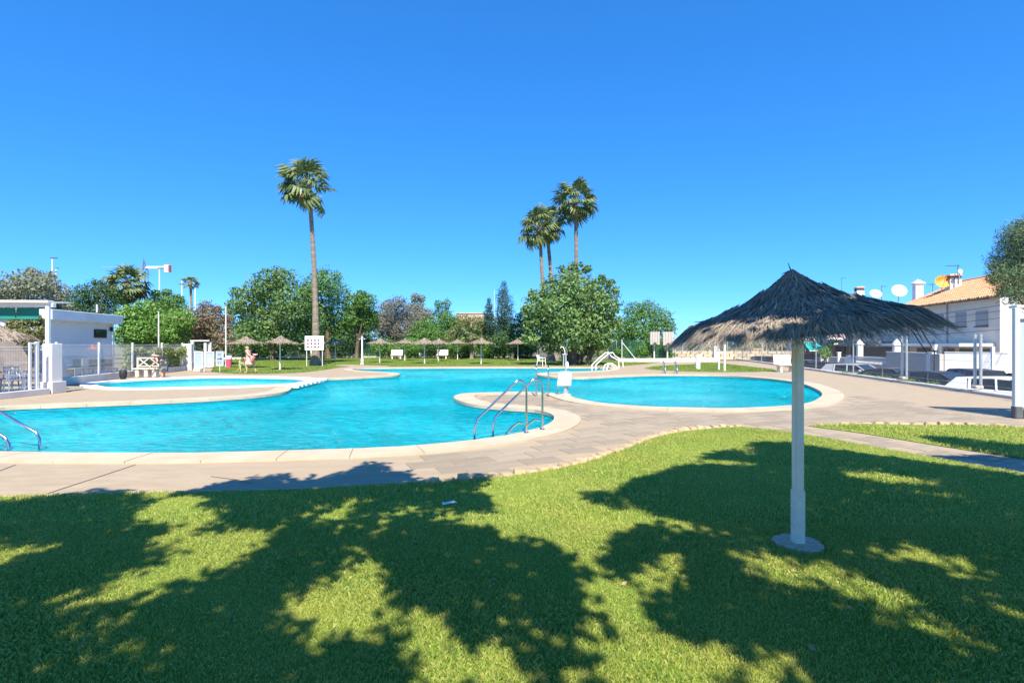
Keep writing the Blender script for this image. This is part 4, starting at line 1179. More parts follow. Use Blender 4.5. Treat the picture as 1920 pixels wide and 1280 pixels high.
# notice panels by the entrance
t = thing('notice_panels', 'three joined grey-blue notice panels, one with a dark arrow', 'sign', G(380, 697.6), R(-4))
M_panel = mat('panel_blue_grey', (.36, .43, .50), .5, .06, 3); M_panelframe = mat('panel_frame', (.62, .66, .70), .45, .05, 4)
k = .0325
for i, (x0, x1, z0, z1, dy) in enumerate([(-.50, .0, .25, 1.22, .0), (.02, .55, .34, 1.22, .25), (.58, 1.02, .38, 1.24, .45)]):
    pn = MB().bbox(((x0+x1)/2, dy, (z0+z1)/2), (x1-x0, .03, z1-z0), .006).build('panel', M_panel, t)
    fr = MB()
    for xx in (x0, x1): fr.bbox((xx, dy-.01, (z0+z1)/2), (.045, .06, z1-z0+.04), .006)
    for zz in (z0, z1): fr.bbox(((x0+x1)/2, dy-.012, zz), (x1-x0, .05, .045), .006)
    fr.build('frame', M_panelframe, pn)
    if i == 2:
        ar = MB(); M0 = Matrix.Translation(((x0+x1)/2, dy-.016, .80)) @ Matrix.Rotation(R(90), 4, 'X')
        ar.prism([(-.17, -.025), (.05, -.025), (.05, -.075), (.17, 0), (.05, .075), (.05, .025), (-.17, .025)], -.003, .003, M0)
        ar.build('arrow', M_black, pn)
        tx = MB()
        for r_, (zz, w_) in enumerate([(1.10, .28), (1.02, .24), (.58, .28), (.52, .22)]):
            for q in range(int(w_/.05)): tx.box(((x0+x1)/2-w_/2+q*.05+.02, dy-.018, zz), (.034, .004, .045))
        tx.build('lettering', mat('lettering_blue', (.10, .16, .30), .6, .1, 3), pn)
    if i == 1: MB().bbox(((x0+x1)/2+.03, dy-.018, .66), (.3, .006, .4), .002).build('poster', mat('poster_pale', (.50, .60, .68), .6, .1, 8), pn)
for xx in (-.5, .02, 1.02): MB().rod((xx, .1, 0), (xx, .1, .6), .025, .025, 7).build('leg', M_greypole, t)
MB().bbox((-.25, -.05, .12), (.45, .35, .24), .03).build('base_block', M_conc, t)

# white building with flat roof
BD = 29.5
b0 = Vector(((92-960)/F*26.0, 26.0, 0)); b1 = Vector(((210-960)/F*31.2, 31.2, 0))
an, L = oriented(b0, b1); L += .3
t = thing('white_building', 'small white flat-roofed building with one dark strip window', 'building', b1+Vector((.0, 0, 0)), an)
M_bwall = mat('building_render', (.62, .65, .67), .85, .05, 1.0, .2, 40)
MB().box((-L/2, 3, 1.44), (L, 6, 2.88)).build('wall', M_bwall, t)
MB().bbox((-L/2+.12, 2.85, 3.13), (L+.5, 6.5, .5), .02).build('roof_slab', mat('roof_fascia', (.66, .68, .70), .8, .10, 1.2), t)
wz = EYE+(645-625)/F*BD
w = MB().box((-1.15, -.015, wz), (1.15, .05, .48)).build('window', M_black, t)
MB().box((-1.15, -.045, wz), (1.02, .02, .37)).build('pane', M_glassdark, w)
MB().bbox((-.22, -.09, wz+.28), (.09, .14, .26), .01).build('wall_lamp', M_black, t)
MB().tube([(-.02, -.06, 2.9), (.0, -.07, 2.5), (.05, -.07, 2.3), (.03, -.07, 0)], .04, 7).build('downpipe', M_white, t, True)
MB().rod((-.9, .3, 3.5), (-.9, .3, 3.95), .04, .04, 7).build('vent_pipe', M_greypole, t)
# metal crab-like wall ornament on the wall behind the fence
t = thing('wall_ornament', 'reddish plant-shaped ornament hanging on the wire fence', 'ornament', P(177, 654, 25.0))
M_orn = mat('ornament_red', (.36, .14, .11), .7, .2, 8)
for k in range(9):
    a = R(200-k*28+random.uniform(-8, 8)); l_ = random.uniform(.25, .42)
    MB().tube([(0, 0, 0), (math.cos(a)*l_*.6, 0, math.sin(a)*l_*.4+.06), (math.cos(a)*l_, 0, math.sin(a)*l_*.55)], [.03, .022, .006], 5).build('leaf', M_orn, t)

# outdoor tables and chairs on the terrace behind the fence
M_furn = mat('grey_green_furniture', (.20, .24, .22), .6, .15, 4)
for k, (x, lab, w_) in enumerate([(139, 'grey garden chair behind the fence next to the pillar', .5), (171, 'dark slatted garden chair under the ornament', .5), (188, 'dark garden bench near the building corner', .9), (203, 'dark garden table behind the fence', .8)]):
    d_ = 27.5; loc = Vector(((x-960)/F*d_, d_, 0))
    t = thing('garden_chair' if k < 2 else ('garden_bench' if k == 2 else 'garden_table'), lab, ('chair', 'chair', 'bench', 'table')[k], loc, R(10*k))
    mm = M_furn if k == 0 else M_black
    MB().bbox((0, 0, .44), (w_, .5, .05), .01).build('seat', mm, t)
    if k != 3: MB().bbox((0, .25, .72), (w_, .05, .42), .02).build('backrest', mm, t)
    for sx in (-1, 1):
        for sy in (-1, 1): MB().rod((sx*w_*.44, sy*.22, .44), (sx*w_*.47, sy*.24, 0), .022, .018, 6).build('leg', mm, t)
# furniture in the shaded terrace at the far left
for k, (x, d_) in enumerate([(12, 19.5), (30, 19.0), (46, 20.0), (60, 19.4)]):
    t = armchair(['pale plastic chair at the outer end of the terrace', 'pale plastic chair second on the terrace', 'pale plastic chair beside the terrace table', 'pale plastic chair nearest the gate frame'][k], Vector(((x-960)/F*d_, d_, 0)), R(40*k+20), M_white if k % 2 else M_furn, 'chairs on the terrace')
wall('terrace_screen', 'brown slatted screen wall at the back of the covered terrace', Vector((-28, 23, 0)), Vector((-21.8, 24.6, 0)), 1.9, .15, mat('screen_brown', (.20, .17, .15), .85, .2, 3))

# covered terrace: white frame, green awning
PD = 19.2
t = thing('covered_terrace', 'white framed terrace roof with green roll-down awning', 'pergola', Vector(((90-960)/F*PD, PD, 0)), R(3))
MB().bbox((0, 0, 1.53), (.12, .12, 3.06), .01).build('post', M_white, t)
MB().bbox((-2.2, .1, 3.1), (4.7, .16, .14), .01).build('beam', M_white, t)
MB().bbox((-2.6, .0, 3.22), (5.4, .3, .09), .01).build('gutter', M_white, t)
rf = MB(); rf.add([(-5.2, -.1, 3.28), (.05, -.1, 3.16), (.05, 1.0, 3.24), (-5.2, 1.0, 3.36), (-5.2, -.1, 3.32), (.05, -.1, 3.20), (.05, 1.0, 3.28), (-5.2, 1.0, 3.40)], [(0,1,2,3),(7,6,5,4),(0,1,5,4),(1,2,6,5),(2,3,7,6),(3,0,4,7)])
rf.build('roof', M_whitewall, t)
for k in range(4):
    MB().box((-.9-k*.82, .25, 2.83), (.78, .02, .36)).build('awning_panel', M_greenawning, t)
MB().rod((-3.9, .22, 2.62), (-.5, .22, 2.62), .03, .03, 7).build('awning_bar', M_greenawning, t)
# straw hut roof at the left edge
t = thing('straw_roof', 'straw covered hut roof at the terrace edge', 'straw roof', Vector((-17.9, 18.2, 0)))
V = thatch_strands(1.15, .65, [(0.02, .5, .03), (.4, .8, .04), (.7, 1.0, .04)], 700, .4, .035, .2, 2)+np.array([0, 0, 1.95])
q = quads_mesh('thatch', V, M_thatchfar, t); q['kind'] = 'stuff'
MB().rod((0, 0, 0), (0, 0, 2.4), .05, .05, 8).build('pole', M_trunk, t)

# poles with cable
for (x, y, top, lab) in [(297.5, 688, 585, 'thin grey pole rising out of the shrubs left of the gateway'), (423.5, 688.5, 574, 'thin grey pole beside the pink bin')]:
    g = G(x, y); z = EYE+(645-top)/F*g.y
    t = thing('cable_pole', lab, 'pole', g); MB().rod((0, 0, 0), (0, 0, z), .055, .045, 8).build('shaft', M_greypole, t)
    if x > 400: MB().rod((.05, 0, 1.35), (-.55, .2, .4), .03, .03, 6).build('brace', M_greypole, t)
    else: MB().bbox((0, 0, z+.02), (.14, .14, .05), .01).build('cap', M_greypole, t)
a = P(297, 590, G(297, 688).y); b = P(423, 590, G(423, 688.5).y)
pts = [a.lerp(b, k/8)-Vector((0, 0, .35*math.sin(math.pi*k/8))) for k in range(9)]
tag(MB().tube(pts, .018, 5).build('sagging_cable', mat('rusty_cable', (.22, .13, .09), .8, .2, 5)), 'brown cable strung between the two thin poles', 'cable')
# pink bin
t = thing('pink_bin', 'pink rubbish bin with a white lid on the far lawn', 'bin', G(429, 689))
MB().lathe([(0, 0), (.17, 0), (.21, .62), (0, .62)], 14).build('body', mat('pink_plastic', (.75, .09, .20), .5, .05, 4), t, True)
MB().lathe([(0, .62), (.22, .62), (.22, .82), (.19, .86), (0, .88)], 14).build('lid', mat('pinkish_white', (.78, .60, .62), .5, .05, 4), t, True)
# black pot by the fence
t = thing('black_pot', 'black round pot standing by the fence post and paddling pool', 'pot', G(231, 711.5))
MB().lathe([(0, 0), (.10, 0), (.16, .18), (.17, .36), (.13, .46), (.11, .46), (0, .3)], 14).build('body', M_black, t, True)
MB().tube([(-.14, 0, .4), (0, 0, .62), (.14, 0, .4)], .01, 5).build('handle', M_black, t, True)

# bench by the paddling pool (someone leans on it)
BEN = G(276, 707)
t = thing('garden_bench', 'cream stone bench with crossed backrest beside the paddling pool', 'bench', BEN, R(4))
MB().bbox((0, 0, .44), (1.25, .44, .06), .012).build('seat', M_benchstone, t)
bk = MB()
for xx in (-.58, .58): bk.bbox((xx, .2, .72), (.08, .08, .56), .01)
bk.bbox((0, .2, .98), (1.2, .07, .07), .01); bk.bbox((0, .2, .56), (1.2, .06, .06), .01)
bk.build('back_frame', M_benchstone, t)
for s_ in (-1, 1):
    for q in (-.29, .29): MB().rod((q-.25, .2, .56 if s_ > 0 else .96), (q+.25, .2, .96 if s_ > 0 else .56), .028, .028, 6).build('cross_bar', M_benchstone, t)
for xx in (-.42, .02, .42): MB().bbox((xx, 0, .2), (.18, .36, .4), .03).build('leg', M_benchstone, t)

# ---- far left skyline: lamps, tower crane
for (x, top, d_, lab, fx) in [(98, 484, 120, 'tall street lamp with a double flat head beyond the feathery tree', .9), (299, 503, 125, 'tall street lamp pole beside the tower crane', .9), (105, 503, 160, 'smaller distant lamp head beyond the feathery tree', .7), (341, 524, 140, 'far lamp pole left of the small distant palm', .7), (366, 535, 140, 'far lamp pole right of the small distant palm', .7)]:
    t = thing('street_lamp', lab, 'street lamp', Vector(((x-960)/F*d_, d_, 0)), 0, 'distant street lamps')
    z = EYE+(645-top)/F*d_
    MB().rod((0, 0, 0), (0, 0, z), .16, .11, 8).build('pole', M_white, t)
    MB().bbox((fx*.4, 0, z+.05), (fx*1.6, .5, .16), .04).build('lamp_head', M_darkgrey, t)
CD = 210.0
t = thing('tower_crane', 'distant tower crane with white counterweight above the trees', 'crane', Vector(((272-960)/F*CD, CD, 0)))
zc = lambda y: EYE+(645-y)/F*CD
M_crane = mat('crane_white', (.74, .72, .70), .6, .05, 3); M_craneblue = mat('crane_steel', (.10, .17, .30), .6, .1, 3)
mb = MB()
for dx, dy in ((-.7, -.7), (.7, -.7), (.7, .7), (-.7, .7)): mb.rod((dx, dy, 0), (dx, dy, zc(508)), .14, .14, 5)
for k in range(16): mb.rod((-.7 if k % 2 else .7, -.7, k*zc(508)/16), (.7 if k % 2 else -.7, -.7, (k+1)*zc(508)/16), .08, .08, 4)
tag(mb.build('mast', M_craneblue, t), kind='stuff')
mb = MB(); mb.rod((-.9, 0, zc(508)), (-.6, 0, zc(484)), .35, .08, 5); mb.rod((1.2, 0, zc(508)), (-.6, 0, zc(484)), .25, .08, 5); mb.rod((.1, .6, zc(506)), (-.6, 0, zc(484)), .25, .08, 5)
for k in range(5): mb.rod((-.9+.06*k, 0, zc(507-k*4)), (1.1-.35*k, 0, zc(505-k*4)), .12, .1, 4)
tag(mb.build('apex', M_craneblue, t), kind='stuff')
MB().box((4.4, 0, zc(501.5)), (7.6, 1.1, .9)).build('counter_jib', M_crane, t)
MB().box((8.9, 0, zc(503.5)), (1.9, 1.4, 2.9)).build('counterweight', M_crane, t)
MB().box((9.7, -.02, zc(503.5)), (.5, 1.44, 2.6)).build('end_plate', mat('crane_red', (.55, .16, .12), .6, .1, 3), t)
mb = MB()
mb.rod((-.6, 0, zc(502)), (-17, 0, zc(500)), .05, .04, 5)
mb.build('jib', mat('crane_jib', (.45, .55, .66), .6, .05, 3), t)
# antenna above the broad leafy tree
t = thing('roof_antenna', 'small television antenna above the broad leafy tree', 'antenna', Vector(((467-960)/F*85, 85, 0)))
za = lambda y: EYE+(645-y)/F*85
MB().rod((0, 0, 0), (0, 0, za(512)), .06, .05, 6).build('mast', M_galv, t)
mb = MB(); mb.rod((-.9, 0, za(521)), (.5, 0, za(522)), .03, .03, 5)
for k in range(6): mb.rod((-.8+k*.22, -.3, za(521)), (-.8+k*.22, .3, za(521)), .02, .02, 4)
mb.build('boom', M_galv, t)

# ================================================================== BACK OF THE LAWN
M_curb = mat('cream_kerb', (.62, .56, .47), .85, .12, 2)
def line_wall(name, label, pts, h, th, m, cat='wall'):
    t = thing(name, label, cat, G(*pts[0]))
    for (p, q) in zip(pts, pts[1:]):
        a, b = G(*p)-t.location, G(*q)-t.location; an, L = oriented(a, b)
        MB().bbox((0, 0, 0), (L, th, h), .02).build('wall_section', m, t)
        o = t.children[-1]; o.location = a.lerp(b, .5)+Vector((0, 0, h/2)); o.rotation_euler = (0, 0, an)
    return t
line_wall('garden_kerb', 'long low cream kerb wall at the back of the far lawn', [(630,671.2),(720,670.6),(820,670.4),(920,670.4),(1020,671)], .22, .3, M_curb)
line_wall('garden_kerb', 'low pale kerb wall behind the people and parasols', [(405,673.8),(460,673),(520,672.4),(560,672)], .2, .3, M_whitewall)
line_wall('white_kerb', 'white low wall in front of the green corner fence', [(1158,678.6),(1220,678.4),(1290,678.2),(1345,677.8)], .34, .3, M_whitewall)
# sandstone wall, its blocks as pieces
st = thing('sandstone_wall', 'sandy stone wall below the backboards and wire fence', 'wall', G(1265, 674))
M_sand = deck_material('sandstone', (.46, .36, .24), (.62, .52, .38), (.52, .44, .33))
a, b = G(1264, 674), G(1505, 673.5); an, L = oriented(a, b); n = int(L/.95)
bm_ = MB().bbox((0, 0, 0), (.92, .3, .30), .02).mesh('stone_block'); bm_.materials.append(M_sand)
for r_ in range(3):
    for k in range(n):
        o = link_mesh('stone_block', bm_, None, st); o.location = (b-a)*((k+.25+.5*(r_ % 2))/n)+Vector((0, random.uniform(-.03, .03), .15+r_*.31)); o.rotation_euler = (0, 0, an)
# green wire fence along the back with posts
gf = thing('green_fence', 'green chain-link fence with grey posts in front of the trees', 'fence', Vector((-27, 64.5, 0)))
xs = [430, 470, 510, 560, 590, 629, 660, 730, 800, 850, 935, 965, 1010, 1060, 1140]
pp = [Vector(((x-960)/F*65.5, 65.5, 0))-gf.location for x in xs]
for p in pp: MB().rod(p, p+Vector((0, 0, 2.1)), .05, .05, 7).build('post', M_greypole, gf)
chainlink(pp[0], pp[-1], .1, 1.9, .14, .006, M_greenmesh, gf)
gc = thing('corner_fence', 'green corner fence with slanted brace beyond the cove steps', 'fence', G(1166, 676.5))
q0 = [Vector(((x-960)/F*d_, d_, 0))-gc.location for x, d_ in ((1141, 60), (1148, 58), (1156, 56), (1166, 54), (1262, 54.2))]
for p in q0: MB().rod(p, p+Vector((0, 0, 2.15)), .05, .05, 7).build('post', M_greypole, gc)
MB().rod(q0[3]+Vector((0, 0, 1.9)), q0[3]+Vector((1.45, -.3, .05)), .045, .045, 7).build('brace', M_greypole, gc)
for a_, b_ in zip(q0, q0[1:]): chainlink(a_, b_, .1, 2.0, .12, .007, M_greenmesh, gc)
# wire fence over the sandstone wall
sf = thing('wire_fence', 'thin wire fence with slanted stays above the sandstone wall', 'fence', G(1272, 673))
q1 = [Vector(((x-960)/F*61, 61, 0))-sf.location for x in (1266, 1280, 1300, 1318, 1331, 1364, 1393, 1430, 1466, 1500)]
for p in q1: MB().rod(p+Vector((0, 0, .3)), p+Vector((0, 0, 2.4)), .04, .04, 6).build('post', M_greypole, sf)
MB().rod(q1[4]+Vector((0, 0, 2.2)), q1[3]+Vector((-.1, 0, .9)), .035, .035, 6).build('brace', M_greypole, sf)
chainlink(q1[0], q1[-1], .9, 1.5, .16, .006, M_wire, sf)
# two basketball backboards seen from the side court
for i, (x0, x1, y0, y1, lab) in enumerate([(1219, 1237, 622, 646, 'first weathered wooden backboard panel on the sports court'), (1243, 1263, 622, 647, 'second weathered backboard with hoop, partly behind the parasol rim')]):
    d_ = 53.2; a = P(x0, y0, d_); b = P(x1, y1, d_)
    t = thing('backboard', lab, 'backboard', Vector(((a.x+b.x)/2, d_, 0)), 0, 'basketball backboards')
    w_ = b.x-a.x; h_ = a.z-b.z
    for k in range(4): MB().bbox((-w_/2+(k+.5)*w_/4, 0, (a.z+b.z)/2), (w_/4-.02, .06, h_), .008).build('board', mat('weathered_board', (.46, .40, .37), .85, .12, 2), t)
    MB().rod((0, .3, 0), (0, .3, a.z), .08, .08, 8).build('pole', M_greypole, t)
    MB().lathe([(.21, -.01), (.235, -.01), (.235, .01), (.21, .01), (.21, -.01)], 16, Matrix.Translation((0, -.3, b.z+.25))).build('hoop', M_darkgrey, t)
# white posts on the lawns
for (x, y, top, r_, lab) in [(1308.5, 691.5, 667, .16, 'thick white stump post on the street-side lawn'), (1348, 693.5, 652, .055, 'shorter thin white post on the street-side lawn'), (1358.5, 695.5, 640, .07, 'taller thin white post on the street-side lawn'), (1251, 676.5, 638, .07, 'thin pale post at the white low wall near the backboards')]:
    g = G(x, y); z = EYE+(645-top)/F*g.y
    t = thing('white_post', lab, 'post', g, 0, 'white posts beyond the round pool')
    MB().rod((0, 0, 0), (0, 0, z), r_, r_, 12).build('shaft', M_white, t, True)
    MB().lathe([(r_*1.05, z-.02), (r_*1.05, z+.01), (r_*.7, z+.03), (0, z+.035)], 12).build('cap', M_white, t, True)
t = thing('gate_pillar', 'white round-topped pillar at the end of the street kerb', 'pillar', G(1342, 677))
MB().bbox((0, 0, .8), (.5, .5, 1.6), .03).build('shaft', M_whitewall, t)
MB().lathe([(.3, 1.6), (.28, 1.72), (.15, 1.85), (0, 1.9)], 12).build('cap', M_whitewall, t, True)
# sandy ruin/wall far behind and a small house
t = thing('distant_building', 'sandy building wall far behind the cypress', 'building', Vector(((880-960)/F*100, 100, 0)))
MB().box((.3, 0, 3.1), (5.2, 3, 8.4)).build('wall', mat('sandy_wall', (.58, .42, .30), .9, .15, .6), t)
MB().bbox((.3, -.05, 7.38), (5.4, 3.2, .2), .03).build('roof_edge', mat('sandy_wall2', (.50, .36, .25), .9, .15, .9), t)
t = thing('dead_pole', 'thin bare pole standing left of the ragged cypress', 'pole', Vector(((927-960)/F*66, 66, 0)))
MB().rod((0, 0, 0), (0, 0, 8.4), .08, .03, 6).build('shaft', M_greypole, t)
# bench by the street
stone_bench('stone_bench', 'cream stone bench at the street kerb behind the parasol post', G(1473, 697.2), R(12), 1.25)
# ================================================================== STREET SIDE: FENCE, CARS, WALLS, HOUSES
fs = thing('street_fence', 'chain-link fence on tall steel posts along the street kerb', 'fence', S(0, .14))
o_ = fs.location
PX = [(2010, 2), (1835, 1), (1828, 1), (1697, 1), (1691, 1), (1600, 1), (1530, 1), (1466, 1), (1428, 1), (1393, 1), (1362, 1)]
ss = []
for x, _ in PX:
    s_, _t = s_at(x, .14); ss.append(s_)
    p = S(s_, .14)-o_
    if x in (1697, 1835): p = p+Vector((V2.x, V2.y, 0))*.06
    MB().rod(p+Vector((0, 0, .15)), p+Vector((0, 0, 2.05 if x > 1600 else 1.95)), .045 if x > 1600 else .035, .045 if x > 1600 else .035, 8).build('post', M_galv, fs)
for x in (1832, 1694):
    s_, _t = s_at(x, .14); p = S(s_, .14)-o_
    MB().bbox((p+Vector((0, 0, .22)))[:], (.34, .24, .12), .03, None, STREET_ANG).build('footing', M_conc, fs)
chainlink(S(ss[0], .18)-o_, S(ss[-1], .18)-o_, .16, 1.85, .11, .0011, mat('street_wire', (.28, .28, .28), .5, .05, 4, metal=.3), fs)
for zz in (.3, 1.1, 1.95): MB().rod(S(ss[0], .18)-o_+Vector((0, 0, zz)), S(ss[-1], .18)-o_+Vector((0, 0, zz)), .004, .004, 4).build('tension_wire', M_wire, fs)
# weeds at the kerb
wq = []
for k in range(9):
    s_ = random.uniform(-1, 14); p = S(s_, .33+random.uniform(-.05, .05), .12); m_ = 60
    Pn = np.array(p)+rng.normal(size=(m_, 3))*np.array([.14, .08, .03])+np.array([0, 0, .03]); wq.append(leaf_quads(Pn, unit(rng.normal(size=(m_, 3))), .10, .03))
tag(quads_mesh('kerb_weeds', np.concatenate(wq), L_mid), 'tufts of green weeds along the street kerb', 'weeds', kind='stuff')

# ---- cars
M_tyre = mat('tyre', (.02, .02, .021), .85, .2, 8); M_rim = mat('alloy_rim', (.55, .56, .57), .3, .05, 4, metal=.8)
M_lightglass = mat('headlight', (.70, .72, .74), .12, .05, 6, coat=1); M_tail = mat('tail_lamp', (.45, .012, .012), .2, .1, 6, coat=1)
M_chrome = mat('plate_white', (.75, .75, .72), .4, .03, 4)
def car_mesh_parts(kind):
    """side profile in metres, nose towards +x; returns (lower outline, roof outline)"""
    if kind == 'wagon': return 4.55, 1.47, [(-2.1, .95), (-1.75, 1.42), (-.4, 1.47), (.25, 1.43), (1.05, .98)]
    if kind == 'hatch': return 4.2, 1.46, [(-1.98, 1.0), (-1.62, 1.40), (-.5, 1.46), (.15, 1.42), (.98, .98)]
    return 4.4, 1.43, [(-1.75, 1.0), (-1.05, 1.36), (-.4, 1.43), (.15, 1.40), (1.0, .97)]
def make_car(kind, paint, label, loc, rz, group='cars parked along the street'):
    L, H, cab = car_mesh_parts(kind); h = L/2; W = .88
    t = thing('parked_car', label, 'car', loc, rz, group)
    # lofted lower body
    st_ = [(-h, .40, .80, .70), (-h+.08, .30, .92, .80), (-h+.5, .24, 1.04, W), (-.8, .20, 1.04, W), (.8, .20, 1.02, W), (h-1.05, .22, .97, W), (h-.45, .26, .84, W*.97), (h-.10, .30, .70, .74), (h, .40, .58, .60)]
    bm = bmesh.new(); rings = []
    for (x, z0, z1, w) in st_:
        pr = [(-w*.86, z0), (-w, z0+.14), (-w, z0+(z1-z0)*.62), (-w*.93, z1-.06), (-w*.78, z1), (w*.78, z1), (w*.93, z1-.06), (w, z0+(z1-z0)*.62), (w, z0+.14), (w*.86, z0)]
        rings.append([bm.verts.new((x, y, z)) for y, z in pr])
    for a, b in zip(rings, rings[1:]):
        for i in range(10): bm.faces.new((a[i], a[(i+1) % 10], b[(i+1) % 10], b[i]))
    bm.faces.new(rings[0][::-1]); bm.faces.new(rings[-1])
    bmesh.ops.recalc_face_normals(bm, faces=bm.faces)
    me = bpy.data.meshes.new('body'); bm.to_mesh(me); bm.free(); me.shade_smooth()
    me.set_sharp_from_angle(angle=R(50))
    body = link_mesh('body', me, paint, t)
    # cabin: glass house with painted roof and pillars
    def ring(w0, w1, inset=0.0, zoff=0.0):
        vv = []
        for (x, z) in cab:
            f = (z-.95)/(H-.95); w = w0+(w1-w0)*f
            vv.append((x*(1-inset), w, z+zoff))
        return vv
    lft = ring(.80, .60); n = len(lft)
    mb = MB(); mb.add([(x, y, z) for x, y, z in lft]+[(x, -y, z) for x, y, z in lft], [tuple(range(n)), tuple(range(2*n-1, n-1, -1))]+[(i, i+1, n+i+1, n+i) for i in range(n-1)])
    cabin = mb.build('cabin', M_glassdark, t)
    rf = MB(); top = [q for q in lft if q[2] > 1.3]
    x0, x1 = top[0], top[-1]
    rf.add([(x, y+.01, z+.015) for x, y, z in top]+[(x, -y-.01, z+.015) for x, y, z in top]+[(x, y+.03, z-.05) for x, y, z in top]+[(x, -y-.03, z-.05) for x, y, z in top],
           [(i, i+1, len(top)+i+1, len(top)+i) for i in range(len(top)-1)]+[(i, i+1, 2*len(top)+i+1, 2*len(top)+i) for i in range(len(top)-1)]+[(len(top)+i, len(top)+i+1, 3*len(top)+i+1, 3*len(top)+i) for i in range(len(top)-1)])
    rf.build('roof', paint, cabin)
    for sgn in (1, -1):
        for (xa, za, xb, zb, r_) in [(cab[0][0], cab[0][1], top[0][0], top[0][2], .045), (cab[-1][0], cab[-1][1], top[-1][0], top[-1][2], .035), (-.25, .97, -.35, 1.42, .04)] + ([(-1.15, .97, -1.2, 1.40, .05)] if kind != 'sedan' else []):
            def yy(z): return sgn*(.80+(.60-.80)*(z-.95)/(H-.95))+sgn*.008
            MB().rod((xa, yy(za), za), (xb, yy(zb), zb), r_, r_, 6).build('pillar', paint, cabin)
        if kind != 'sedan':
            qp = [(cab[0][0], cab[0][1]), (top[0][0], top[0][2]), (-1.32, 1.40), (-1.12, .98)]
            qv = [(x, yy(z)+sgn*.012, z) for x, z in qp]+[(x, yy(z)-sgn*.03, z) for x, z in qp]
            MB().add(qv, [(0, 1, 2, 3), (7, 6, 5, 4), (0, 1, 5, 4), (1, 2, 6, 5), (2, 3, 7, 6), (3, 0, 4, 7)]).build('quarter_panel', paint, t)
        MB().bbox((.72, sgn*.98, 1.08), (.12, .2, .13), .03).build('mirror', paint, t)
        MB().bbox((-.15, sgn*(W+.005), .80), (.16, .02, .03), .008).build('door_handle', M_black, t)
        MB().bbox((h-.22, sgn*.66, .68), (.24, .22, .12), .04).build('headlight', M_lightglass, t)
        MB().bbox((-h+.06, sgn*.70, .82), (.14, .22, .16), .03).build('tail_light', M_tail, t)
        for xw in (-1.30, 1.33):
            w_ = MB(); M0 = Matrix.Translation((xw, sgn*.80, .32)) @ Matrix.Rotation(R(90), 4, 'X')
            w_.lathe([(.2, -.1), (.30, -.1), (.32, -.07), (.32, .07), (.30, .1), (.2, .1)], 20, M0)
            wo = w_.build('wheel', M_tyre, t, True)
            MB().lathe([(.02, -.095), (.20, -.105), (.20, .105), (.02, .095)], 14, M0).build('rim', M_rim, wo, True)
    MB().bbox((-h-.005, 0, .62), (.02, .5, .11), .005).build('number_plate', M_chrome, t)
    return t
def paint(name, c): return mat(name, c, .35, .04, 2, spec=.3)
M_pw = paint('paint_white', (.74, .74, .73)); M_pd = paint('paint_dark_blue_grey', (.035, .045, .06)); M_pb = paint('paint_black', (.02, .021, .024)); M_ps = paint('paint_silver', (.40, .42, .43)); M_pr = paint('paint_red', (.42, .015, .025)); M_pg = paint('paint_graphite', (.08, .085, .09))
CARS = [('hatch', M_pw, 'white hatchback with red tail lights parked next to the grey booth'), ('hatch', M_pd, 'dark blue-grey hatchback parked right behind the white car'), ('sedan', M_pg, 'graphite car between the silver estate and dark hatchback'), ('wagon', M_ps, 'silver estate car parked below the balustrade'), ('sedan', M_pb, 'black car in front of the teal awning house'),
        ('hatch', M_pd, 'dark car hidden partly by the parasol post'), ('hatch', M_pr, 'red car parked behind the cream street bench'), ('wagon', M_pd, 'dark estate car beyond the red one'), ('hatch', M_pg, 'grey hatchback far along the kerb under the sandstone wall'), ('sedan', M_pb, 'farthest black car at the white pillar')]
s_, _t = s_at(1785, 1.95)
for i, (kd, pt, lab) in enumerate(CARS):
    L = car_mesh_parts(kd)[0]
    if i == 0: sc = s_-L/2; nxt = s_+.35
    else: sc = nxt+L/2; nxt = nxt+L+.45
    make_car(kd, pt, lab, S(sc, 3.0+random.uniform(-.1, .1), STREET_Z), STREET_ANG+math.pi+R(34+random.uniform(-2, 2)))
# two cars on the opposite side
for x, lab, pt in [(1808, 'dark car roof seen beyond the white hatchback', M_pd), (1925, 'dark van-like car by the splayed white wall', M_pb)]:
    s1, _t = s_at(x, 5.8); make_car('wagon', pt, lab, S(s1, 5.9, STREET_Z), STREET_ANG, 'cars parked opposite')
o = thing('street_bin', 'dark street bin with a pale round lid behind the stone bench', 'bin', S(s_at(1461, 1.0)[0], 1.0, STREET_Z))
MB().lathe([(0, 0), (.33, 0), (.36, 1.45), (0, 1.45)], 14).build('body', M_darkgrey, o, True)
MB().ball((0.0, 0, 1.5), (.38, .38, .22), 12, 6).build('lid', M_greypole, o, True)
t = thing('street_sign', 'pale square sign panel behind the cream street bench', 'sign', S(s_at(1474, .8)[0], .8, STREET_Z), R(5))
MB().rod((0, 0, 0), (0, 0, 1.0), .04, .04, 8).build('post', M_galv, t)
MB().bbox((0, 0, 1.12), (.62, .04, .6), .01).build('panel', mat('sign_grey', (.52, .52, .52), .6, .1, 8), t)
for k in range(4): MB().box((-.03*k, -.024, 1.3-.11*k), (.42-.06*k, .004, .045)).build('lettering', M_darkgrey, t)

